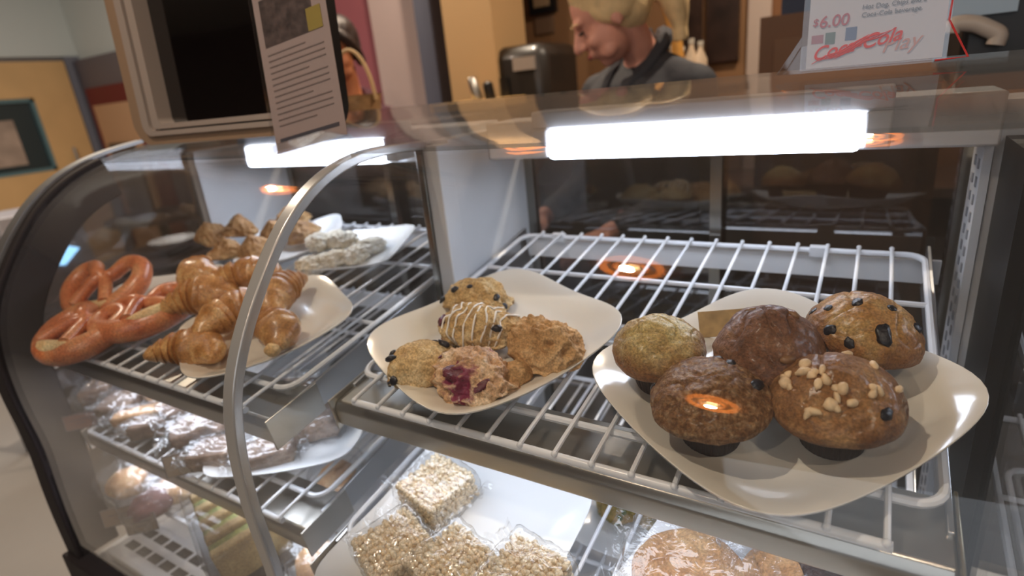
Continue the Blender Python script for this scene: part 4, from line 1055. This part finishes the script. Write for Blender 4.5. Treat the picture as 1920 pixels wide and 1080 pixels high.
# ================================================================ STAFF SIDE
YC = 1.62
# rear work counter, dark wood, with things on it (seen through the case and above it)
ct = empty('work_counter', (-0.3, 2.2, FL)); tag(ct, 'dark brown work counter along the rear wall of the staff area', 'counter')
MB().box((-1.45, 2.50, FL), (1.6, 2.91, -0.52)).build('cabinet', m_darkw, ct, smooth=False)
MB().box((-1.48, 2.47, -0.52), (1.62, 2.92, -0.48)).build('worktop', plain('worktop', '5b4437', 0.25, var=0.2, vscale=6, coat=0.3), ct, bevel=0.004)
tray = empty('steel_tray', (-1.6, 2.7, -0.48)); tag(tray, 'slanted stainless steel tray on the work counter, seen through the left bay', 'tray')
MB().box((-1.46, 2.52, -0.480), (-0.80, 2.84, -0.465), ).build('tray_base', M['steel'], tray, bevel=0.004)
b = MB().prism([(2.53, -0.465), (2.56, -0.465), (2.84, -0.30), (2.84, -0.315)], 0, -1.44, -0.85); b.build('slanted_lid', M['alu'], tray)
# fallback items above the counter line, left to right
def bottle(x, y, z, h, r, col, label, cap='c9c2b4'):
    e = empty('bottle', (x, y, z)); tag(e, label, 'bottle', 'bottles on the staff counter')
    MB().lathe([(r * .9, 0), (r, 0.01), (r, h * .6), (r * .4, h * .8), (r * .35, h * .9)], 20, (x, y, z)).build('body', col, e)
    MB().lathe([(r * .42, h * .9), (r * .42, h)], 16, (x, y, z)).build('cap', plain('cap_' + cap, cap, 0.4), e)
m_bot = plain('bottle_pale', 'c9b298', 0.3, coat=0.3); m_botd = plain('bottle_brown', '6b4a38', 0.3, coat=0.3)
sh = empty('wall_shelf', (-0.62, 2.34, -0.16)); tag(sh, 'dark wooden wall shelf carrying pale bottles behind the blonde woman', 'shelf')
xb0, xb1 = at(1215, 150, 1, 2.3)[0], at(1395, 150, 1, 2.3)[0]
MB().box((xb0, 2.20, -0.10), (xb1, 2.45, -0.075)).build('board', m_darkw, sh, smooth=False)
labs = ['pale bottle with tapered neck behind the woman, first in the row', 'pale bottle second in the row behind the woman', 'brown bottle in the middle of the shelf row', 'pale short bottle near the right of the row', 'pale bottle last in the row by the wall pictures']
for i in range(5):
    px_ = 1245 + i * 17
    p = at(px_, 140, 1, 2.28)
    bottle(p[0], 2.28, -0.075, 0.17 - 0.012 * (i % 3), 0.024, m_bot if i != 2 else m_botd, labs[i])
# black bin-like appliance left of the woman, phone and framed notices on the tan wall
def wallbox(name, label, cat, x0, y0, x1, y1, Y, depth, mat, parts=None, rad=0.0):
    ax = at((x0 + x1) / 2, (y0 + y1) / 2, 1, Y)
    xa, xb = at(x0, (y0 + y1) / 2, 1, Y)[0], at(x1, (y0 + y1) / 2, 1, Y)[0]
    za, zb = at((x0 + x1) / 2, y1, 1, Y)[2], at((x0 + x1) / 2, y0, 1, Y)[2]
    e = empty(name, ((xa + xb) / 2, Y, za)); tag(e, label, cat)
    MB().box((xa, Y - depth, za), (xb, Y, zb)).build('body' if not parts else parts, mat, e, bevel=rad)
    return e, xa, xb, za, zb
BW = 2.95
struct(MB().box((at(930, 100, 1, BW)[0] - 0.5, BW, -0.6), (at(1400, 100, 1, BW)[0] + .6, BW + 0.04, CE)).build('wall_inner_brown', plain('brown_orange_wall', '8a6442', 0.75, var=0.06, vscale=2)))
e, xa, xb, za, zb = wallbox('wall_phone', 'dark wall phone on the orange-brown wall right of the tan pillar', 'phone', 930, 52, 960, 105, BW, 0.07, M['black'], rad=0.02)
MB().tube([(xa - 0.01, BW - 0.09, za + 0.02), (xa - 0.02, BW - 0.11, (za + zb) / 2), (xa - 0.01, BW - 0.09, zb - 0.02)], 0.025, 10).build('handset', plain('handset', '2c3036', 0.4), e)
MB().box((xa + 0.04, BW - 0.075, za + .02), (xa + .07, BW - 0.07, za + .05)).build('green_light', emis('green_led', '8ab850', 0.5), e, smooth=False)
e, xa, xb, za, zb = wallbox('framed_notice', 'dark framed notice on the brown wall above the black appliance', 'picture', 996, -20, 1045, 25, BW, 0.03, M['black'])
MB().box((xa + .03, BW - 0.034, za + .03), (xb - .03, BW - 0.03, zb)).build('notice_paper', plain('notice_tan', 'a08464', 0.6), e, smooth=False)
wallbox('paper_notice', 'small greyish brown notice sheet under the dark frame', 'notice', 1005, 28, 1040, 63, BW, 0.01, plain('notice_brown', '7a5e48', 0.6), parts='sheet')
e, xa, xb, za, zb = wallbox('coffee_brewer', 'black boxy appliance with rounded lid left of the blonde woman', 'appliance', 994, 84, 1092, 260, 2.55, 0.35, plain('brewer', '2c2622', 0.4, coat=.2), rad=0.05)
MB().box((xa + .05, 2.19, za + .08), (xa + .10, 2.20, zb - .12)).build('steel_strip', M['steel_dark'], e, smooth=False)
MB().box((xb - .14, 2.185, zb - .10), (xb - .04, 2.20, zb - .05)).build('handle', M['tan_plastic'], e, smooth=False)
e, xa, xb, za, zb = wallbox('wall_picture', 'tall dark picture on the wall between bottles and pale pillar, left one', 'picture', 1262, -30, 1318, 110, BW, 0.03, plain('dark_art', '37261f', 0.3, var=0.6, vscale=9), parts='frame')
e, xa, xb, za, zb = wallbox('wall_picture', 'tall dark picture on the wall nearest the pale pillar, right one', 'picture', 1328, -30, 1388, 115, BW, 0.03, plain('dark_art_b', '32221c', 0.3, var=0.6, vscale=7), parts='frame')
# arched bentwood chair back behind the woman
pc = at(1215, 60, 1, 2.15)
e = empty('arched_chair', (pc[0], 2.15, -0.75)); tag(e, 'golden wooden chair back with a tall arch behind the blonde woman', 'chair')
pts = [(pc[0] + 0.11 * math.cos(a) * 1.0, 2.15, -0.05 + (0.32 * math.sin(a) if math.sin(a) > 0 else 0)) for a in [math.pi * k / 16 for k in range(17)]]
pts = [(pc[0] + 0.11, 2.15, -0.7)] + pts + [(pc[0] - 0.11, 2.15, -0.7)]
MB().tube(pts, 0.020, 10).build('backrest', plain('golden_wood', 'd29648', 0.4), e)
MB().box((pc[0] - .16, 2.0, -0.74), (pc[0] + .16, 2.3, -0.70)).build('seat', m_darkw, e, bevel=.01)
for dx in (-.13, .13):
    for dy in (2.03, 2.27): MB().tube([(pc[0] + dx, dy, -0.74), (pc[0] + dx, dy, FL)], 0.015, 8).build('leg', m_darkw, e)
MB().box((pc[0] - .10, 2.14, -0.12), (pc[0] + .10, 2.16, -0.02)).build('back_slat', m_darkw, e, smooth=False)
# small things on the counter edge near the tan pillar
pk = at(895, 172, 1, 1.9); e = empty('steel_shaker', (pk[0], 1.9, pk[2] - 0.03)); tag(e, 'small steel shaker tilted in front of the tan pillar', 'shaker')
b = MB().lathe([(0.018, 0), (0.020, 0.004), (0.017, 0.075), (0.012, 0.085), (0.0005, 0.088)], 20); mt = Matrix.Translation((pk[0], 1.9, pk[2] - 0.03)) @ Matrix.Rotation(-0.25, 4, 'Y'); b.v = [mt @ v for v in b.v]
b.build('body', M['steel'], e)
b = MB().lathe([(0.018, 0), (0.020, 0.004), (0.019, 0.06), (0.010, 0.068), (0.0005, 0.07)], 20); mt = Matrix.Translation((pk[0] + 0.045, 1.92, pk[2] - 0.035)) @ Matrix.Rotation(-0.15, 4, 'Y'); b.v = [mt @ v for v in b.v]
b.build('cap', M['black'], e)
ld = empty('staff_ledge', (-1.2, 1.9, FL)); tag(ld, 'narrow tan service ledge with dark front behind the case, near the pillar', 'counter')
pa, pb = at(835, 195, 1, 1.9)[0], at(950, 195, 1, 1.9)[0]
zl = pk[2] - 0.03
MB().box((pa, 1.80, zl - 0.03), (pb, 2.05, zl)).build('ledge_top', plain('ledge_tan', 'c09a60', 0.35), ld, bevel=.004)
MB().box((pa + .02, 1.84, FL), (pb - .02, 2.02, zl - 0.03)).build('ledge_body', m_darkw, ld, smooth=False)
# black machine with curved white handle at the right
e, xa, xb, za, zb = wallbox('hot_dog_machine', 'large black machine with a curved pale handle behind the sign', 'machine', 1775, -140, 1925, 120, 1.9, 0.5, M['black'], rad=0.01)
yh = 1.38
hp = [at(1782, 62, 1, yh), at(1790, 46, 1, yh), at(1825, 44, 1, yh), at(1858, 56, 1, yh), at(1872, 66, 1, yh), at(1866, 84, 1, yh)]
MB().tube(catmull([Vector(p) for p in hp], 8), 0.014, 12).build('handle', plain('handle_pale', 'b8aca2', 0.4), e)
pw = at(1830, 6, 1, yh); MB().box((pw[0] - .05, 1.39, pw[2] - 0.02), (pw[0] + .06, 1.40, pw[2] + 0.05)).build('label_plate', plain('label_blue', '9fb4c8', 0.3), e, smooth=False)
pq = at(1470, 15, 1, 1.9); e = empty('blue_box', (pq[0] + .06, 1.9, pq[2] - 0.02)); tag(e, 'dark blue flat box on a brown cupboard left of the sign', 'box')
MB().box((pq[0], 1.85, pq[2] - 0.02), (pq[0] + .14, 2.0, pq[2] + 0.025)).build('carton', plain('navy', '26304a', 0.5), e, smooth=False)
pq[0] -= 0.03
cb = empty('brown_cupboard', (pq[0] + .1, 2.0, FL)); tag(cb, 'brown cupboard standing between pale pillar and black machine', 'cupboard')
MB().box((pq[0] - .02, 1.84, FL), (pq[0] + .42, 2.2, pq[2] - 0.02)).build('body', plain('cupboard_brown', '6d4a30', 0.5), cb, smooth=False)
MB().box((pq[0] + .02, 1.825, FL + .1), (pq[0] + .38, 1.84, pq[2] - 0.08)).build('door', plain('cupboard_door', '765236', 0.45), cb, smooth=False)

# gift basket with hooped handle, in front of the second person
pb_ = at(668, 190, 1, 1.15); e = empty('wicker_basket', (pb_[0], 1.15, pb_[2] - 0.06)); tag(e, 'tan wicker basket with a tall hooped handle behind the case', 'basket')
cx, cz = pb_[0], pb_[2] - 0.06
MB().lathe([(0.045, 0), (0.058, 0.01), (0.065, 0.07), (0.068, 0.075), (0.060, 0.072), (0.052, 0.015)], 40, (cx, 1.15, cz), fn=lambda r, z, a: r * (1 + 0.02 * math.sin(20 * a + z * 300))).build('basket_body', M['wicker'], e)
hp = [(cx + 0.070 * math.cos(a), 1.15, cz + 0.06 + 0.125 * math.sin(a)) for a in [math.pi * k / 20 for k in range(21)]]
MB().tube(hp, 0.0048, 8).build('hoop_handle', plain('hoop', 'd8b483', 0.5), e)
bl = empty('back_ledge', (-1.0, 1.15, FL)); tag(bl, 'low dark sideboard behind the case carrying the wicker basket', 'sideboard')
MB().box((cx - 0.30, 1.06, FL), (cx + 0.30, 1.30, cz)).build('body', m_darkw, bl, smooth=False)

# ================================================================ PEOPLE
def capsule(b, p0, r0, p1, r1, n=14, sub=2):
    p0, p1 = Vector(p0), Vector(p1)
    L = (p1 - p0).length; k = max(2, int(L / 0.03))
    b.tube([p0 + (p1 - p0) * i / k for i in range(k + 1)], [r0 + (r1 - r0) * i / k for i in range(k + 1)], n)
    b.ball(p0, r0, sub); b.ball(p1, r1, sub)
def fused(b, name, mat, parent, voxel, smooth=6):
    o = b.build(name, mat, parent, world=False, angle=180)
    m = o.modifiers.new('remesh', 'REMESH'); m.mode = 'VOXEL'; m.voxel_size = voxel; m.use_smooth_shade = True
    s = o.modifiers.new('smooth', 'SMOOTH'); s.factor = 0.5; s.iterations = smooth
    return o
def head_blobs(b, c, H):
    """c: head centre (4x4 matrix, face towards -Y local), 0.23 m tall"""
    def P(x, y, z): return H @ Vector((x, y, z))
    q = H.to_3x3()
    b.ball(P(0, 0.012, 0.035), (0.073, 0.092, 0.082), 4, mat=q)            # skull
    b.ball(P(0, -0.030, -0.030), (0.058, 0.058, 0.078), 4, mat=q)          # face
    b.ball(P(0, -0.056, -0.088), (0.024, 0.022, 0.018), 3, mat=q)          # chin
    b.ball(P(0, -0.074, 0.030), (0.044, 0.014, 0.014), 3, mat=q)           # brow
    for s in (-1, 1):
        b.ball(P(s * 0.036, -0.066, -0.028), (0.020, 0.018, 0.020), 3, mat=q)   # cheeks
        b.ball(P(s * 0.072, 0.006, -0.008), (0.008, 0.018, 0.030), 3, mat=q)    # ears
        b.ball(P(s * 0.040, -0.045, -0.068), (0.018, 0.026, 0.020), 3, mat=q)
    capsule(b, P(0, -0.086, 0.018), 0.0075, P(0, -0.110, -0.022), 0.0125)
    for s in (-1, 1): b.ball(P(s * 0.010, -0.096, -0.026), 0.008, 2)
    b.ball(P(0, -0.088, -0.050), (0.024, 0.010, 0.006), 3, mat=q); b.ball(P(0, -0.086, -0.060), (0.020, 0.010, 0.006), 3, mat=q)
def hand(b, w, d, up):
    """w wrist, d pointing direction, up = back of the hand"""
    w = Vector(w); d = Vector(d).normalized(); up = Vector(up).normalized(); s = d.cross(up).normalized()
    for k in range(4):
        a = (k - 1.5) * 0.020; capsule(b, w + d * 0.01 + s * a * .6, 0.014, w + d * 0.085 + s * a, 0.0115)
        ln = (0.062, 0.072, 0.068, 0.052)[k]; p = w + d * 0.088 + s * a * 1.08; q = p + (d * .93 - up * .3) * ln * .5; t = q + (d * .6 - up * .8) * ln * .5
        capsule(b, p, 0.0090, q, 0.0082); capsule(b, q, 0.0082, t, 0.0070)
    p = w + d * 0.025 - s * 0.032; q = p + (d * .7 - s * .7) * 0.038; t = q + (d * .9 - s * .2 - up * .3) * 0.030
    capsule(b, p, 0.013, q, 0.0105); capsule(b, q, 0.0105, t, 0.0085)
def person(label, hc, yaw, pitch, skin, hair_m, top_m, hair_style, lean=0.10):
    """hc: head centre; yaw: facing, 0 = towards -Y"""
    root = empty('person', (hc[0], hc[1], FL)); tag(root, label, 'person')
    fwd = Matrix.Rotation(yaw, 4, 'Z')
    Hd = Matrix.Translation((0, 0, hc[2] - FL)) @ fwd @ Matrix.Rotation(pitch, 4, 'X')
    bx = Matrix.Rotation(yaw + (math.radians(34) if hair_style == 'pony' else 0), 4, 'Z')
    z0 = hc[2] - FL
    def P(x, y, z): return bx @ Vector((x, y + (0.085 if hair_style == 'pony' else 0.05), z0 + z + (0.095 if hair_style == 'pony' else 0)))     # body frame, head centre at z=0
    body = MB(); head_blobs(body, None, Hd)
    capsule(body, Hd @ Vector((0, 0.030, -0.04)), 0.043, P(0, 0.03, -0.20), 0.048)
    capsule(body, P(0, 0.03, -0.22), 0.052, P(0, 0.035, -0.30), 0.078)
    for s in (-1, 1): capsule(body, P(s * 0.03, 0.03, -0.25), 0.045, P(s * 0.16, 0.03, -0.29), 0.045)
    for s in (-1, 1): capsule(body, P(s * 0.07, 0.02, -0.34), 0.10, P(s * 0.055, 0.05, -0.62), 0.095)
    for s in (-1, 1):
        sh_, el, wr = P(s * 0.185, 0.03, -0.29), P(s * 0.215, -0.02, -0.56), P(s * 0.15, -0.24, -0.62)
        capsule(body, sh_, 0.048, el, 0.038); capsule(body, el, 0.037, wr, 0.026)
        hand(body, wr, (bx.to_3x3() @ Vector((-s * 0.25, -1, -0.25))), bx.to_3x3() @ Vector((0, -0.2, 1)))
    capsule(body, P(0, 0.05, -0.62), 0.115, P(0, 0.05, -0.74), 0.135)
    for s in (-1, 1):
        capsule(body, P(s * 0.085, 0.05, -0.76), 0.088, P(s * 0.09, 0.04, -1.10), 0.058); capsule(body, P(s * 0.09, 0.04, -1.10), 0.056, P(s * 0.09, 0.06, min(-1.4, -z0 + 0.09)), 0.038)
        capsule(body, P(s * 0.09, 0.05, -z0 + 0.045), 0.040, P(s * 0.10, -0.10, -z0 + 0.035), 0.032)
    o = fused(body, 'body', skin, root, 0.0055, 4)
    # clothes
    j = MB()
    capsule(j, P(0, 0.05, -0.225), 0.066, P(0, 0.045, -0.33), 0.13)
    for s in (-1, 1):
        capsule(j, P(s * 0.060, 0.040, -0.250), 0.060, P(s * 0.175, 0.03, -0.295), 0.062)
        capsule(j, P(s * 0.075, 0.02, -0.34), 0.118, P(s * 0.06, 0.05, -0.70), 0.118)
        sh_, el, wr = P(s * 0.185, 0.03, -0.29), P(s * 0.215, -0.02, -0.56), P(s * 0.162, -0.20, -0.61)
        capsule(j, sh_, 0.062, el, 0.050); capsule(j, el, 0.049, wr, 0.038)
    fused(j, 'jacket', top_m, root, 0.009, 5)
    # collar flaps and stripes
    for s in (-1, 1):
        c = MB().tube(catmull([P(s * 0.02, 0.090, -0.150), P(s * 0.062, 0.055, -0.165), P(s * 0.070, -0.01, -0.225), P(s * 0.040, -0.085, -0.30), P(s * 0.020, -0.11, -0.38)], 5), [0.024 - 0.0005 * i for i in range(21)], 8)
        c.build('collar', top_m, root, world=False)
        if hair_style == 'pony':
            c = MB().tube(catmull([P(s * 0.078, 0.04, -0.205), P(s * 0.110, 0.0, -0.235), P(s * 0.10, -0.06, -0.29), P(s * 0.085, -0.095, -0.38)], 5), 0.009, 6); c.build('stripe', M['jacket_stripe'], root, world=False)
    tr = MB()
    capsule(tr, P(0, 0.05, -0.68), 0.13, P(0, 0.05, -0.78), 0.145)
    for s in (-1, 1):
        capsule(tr, P(s * 0.085, 0.05, -0.78), 0.098, P(s * 0.09, 0.04, -1.10), 0.070); capsule(tr, P(s * 0.09, 0.04, -1.10), 0.068, P(s * 0.09, 0.06, -z0 + 0.12), 0.058)
    fused(tr, 'trousers', M['black'], root, 0.012, 5)
    for s in (-1, 1):
        MB().ball(P(s * 0.098, -0.03, -z0 + 0.045), (0.052, 0.13, 0.045), 3, mat=bx.to_3x3()).build('shoe', M['black'], root, world=False)
    q3 = Hd.to_3x3()
    # hair
    h = MB(); off = Vector((3, 1, 2))
    def hf(u, q):
        g = 1 + 0.03 * noise.noise(Vector((u.x * 9, u.y * 2, u.z * 2)))
        q = q * g
        if u.y < 0:
            t = max(0, min(1, (u.z - 0.42 + 0.2 * abs(u.x)) / 0.45)); t = t * t * (3 - 2 * t)
            k = min(1, -u.y / 0.5); q = Vector((q.x * (1 - 0.10 * k * (1 - t)), q.y * (1 - 0.24 * k * (1 - 0.6 * t)), q.z * (1 - 0.05 * k)))
        return q
    h.ball(Hd @ Vector((0, 0.012, 0.044)), (0.087, 0.110, 0.095), 5, fn=lambda u, q: q3 @ hf(u, q))
    for s in (-1, 1): h.ball(Hd @ Vector((s * 0.062, 0.025, 0.022)), (0.022, 0.062, 0.052), 3, mat=q3)
    if hair_style == 'pony':
        h.ball(Hd @ Vector((0, 0.050, -0.005)), (0.070, 0.068, 0.070), 4, mat=q3)
        c = catmull([Hd @ Vector(p) for p in ((0, 0.095, 0.02), (0, 0.140, 0.000), (0.01, 0.155, -0.05), (0.012, 0.140, -0.11), (0.01, 0.115, -0.165))], 8)
        h.tube(c, [0.020 + 0.022 * math.sin(math.pi * min(1, i / 27)) for i in range(33)], 12)
    else:
        c = catmull([Hd @ Vector(p) for p in ((0, 0.10, 0.02), (0, 0.135, 0.03), (0, 0.14, 0.0))], 6); h.tube(c, 0.035, 10)
        for s in (-1, 1):
            c = catmull([Hd @ Vector(p) for p in ((0, -0.07, 0.095), (s * 0.055, -0.065, 0.055), (s * 0.078, -0.02, 0.0), (s * 0.07, 0.05, -0.05))], 6); h.tube(c, 0.020, 10)
    fused(h, 'hair', hair_m, root, 0.0055, 2)
    if hair_style == 'pony':
        c = catmull([Hd @ Vector(p) for p in ((-0.022, 0.122, 0.0), (0.0, 0.128, 0.03), (0.022, 0.122, 0.0))], 5)
        MB().tube(c, 0.008, 8).build('hair_tie', M['black'], root, world=False)
    for s in (-1, 1):
        MB().ball(Hd @ Vector((s * 0.031, -0.082, 0.006)), (0.012, 0.008, 0.0045), 3, mat=q3).build('eye', M['eye'], root, world=False)
        MB().tube([Hd @ Vector((s * 0.014, -0.091, 0.032)), Hd @ Vector((s * 0.032, -0.090, 0.036)), Hd @ Vector((s * 0.048, -0.078, 0.030))], 0.0016, 6).build('eyebrow', hair_m, root, world=False)
    MB().ball(Hd @ Vector((0, -0.0955, -0.055)), (0.021, 0.006, 0.0065), 3, mat=q3).build('lips', M['lips'], root, world=False)
    return root
hp = at(1140, 30, 1, 1.55)
person('blonde woman in a dark jacket with light stripes, looking down behind the case', tuple(hp), math.radians(-62), math.radians(32), M['skin'], M['blonde'], M['jacket'], 'pony')
hp = at(634, 98, 1, 1.75)
person('dark haired person partly hidden behind the basket handle', tuple(hp), math.radians(30), math.radians(10), M['skin_warm'], M['dark_hair'], M['red_cloth'], 'bun')

# ================================================================ DINING SIDE (far left)
def cafe_table(x, y, label, r=0.35):
    e = empty('cafe_table', (x, y, FL)); tag(e, label, 'table', 'dark cafe tables')
    MB().lathe([(r, 0.72), (r, 0.75), (r * .98, 0.752)], 40, (x, y, FL)).build('table_top', m_darkw, e)
    MB().lathe([(0.035, 0.02), (0.035, 0.72)], 16, (x, y, FL)).build('pedestal', M['black'], e)
    MB().lathe([(0.22, 0.0), (0.22, 0.015), (0.04, 0.03)], 32, (x, y, FL)).build('foot', M['black'], e)
cafe_table(-3.0, 1.55, 'round dark cafe table nearest the end of the case'); cafe_table(-4.4, 2.2, 'round dark cafe table farther off by the red doorway')
def cafe_chair(x, y, yaw, label):
    e = empty('cafe_chair', (x, y, FL), (0, 0, yaw)); tag(e, label, 'chair', 'cafe chairs')
    MB().box((-.2, -.2, .43), (.2, .2, .46)).build('seat', plain('seat_brown', '5d3a2a', 0.5), e, world=False, bevel=.01)
    MB().box((-.2, .18, .46), (.2, .205, .85)).build('backrest', plain('back_brown', '54352a', 0.5), e, world=False, bevel=.01)
    for a in (-.18, .18):
        for b_ in (-.18, .18): MB().tube([(a, b_, 0), (a, b_, .43)], .014, 8).build('leg', M['black'], e, world=False)
cafe_chair(-2.5, 1.75, 0.5, 'brown cafe chair near the case end'); cafe_chair(-3.1, 0.95, 3.4, 'brown cafe chair beyond the near table'); cafe_chair(-4.2, 1.6, 2.6, 'brown cafe chair before the far table')
e = empty('white_bowl', (-2.95, 1.5, FL + .752)); tag(e, 'white round bowl on the near cafe table', 'bowl')
MB().lathe([(0.04, 0), (0.05, 0.004), (0.11, 0.06), (0.115, 0.07), (0.108, 0.066), (0.045, 0.012)], 32, (-2.95, 1.5, FL + .752)).build('bowl_body', M['china_white'], e)
# glowing panel on a box, added in place of a blue-white reflection
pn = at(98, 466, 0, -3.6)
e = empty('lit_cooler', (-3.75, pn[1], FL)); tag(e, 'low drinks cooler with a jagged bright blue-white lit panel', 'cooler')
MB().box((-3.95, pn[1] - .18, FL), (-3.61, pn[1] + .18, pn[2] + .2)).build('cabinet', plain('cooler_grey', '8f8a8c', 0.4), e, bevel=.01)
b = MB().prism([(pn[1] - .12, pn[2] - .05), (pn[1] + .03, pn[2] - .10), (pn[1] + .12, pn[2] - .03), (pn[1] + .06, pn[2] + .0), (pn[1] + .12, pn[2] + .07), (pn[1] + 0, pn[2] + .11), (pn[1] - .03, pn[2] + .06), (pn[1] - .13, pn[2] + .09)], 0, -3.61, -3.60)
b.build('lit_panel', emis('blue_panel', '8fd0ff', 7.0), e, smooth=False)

# ---------------------------------------------------------------- lift everything to floor level z = 0
for o in list(bpy.data.objects):
    if o.parent is None: o.location.z += ZC
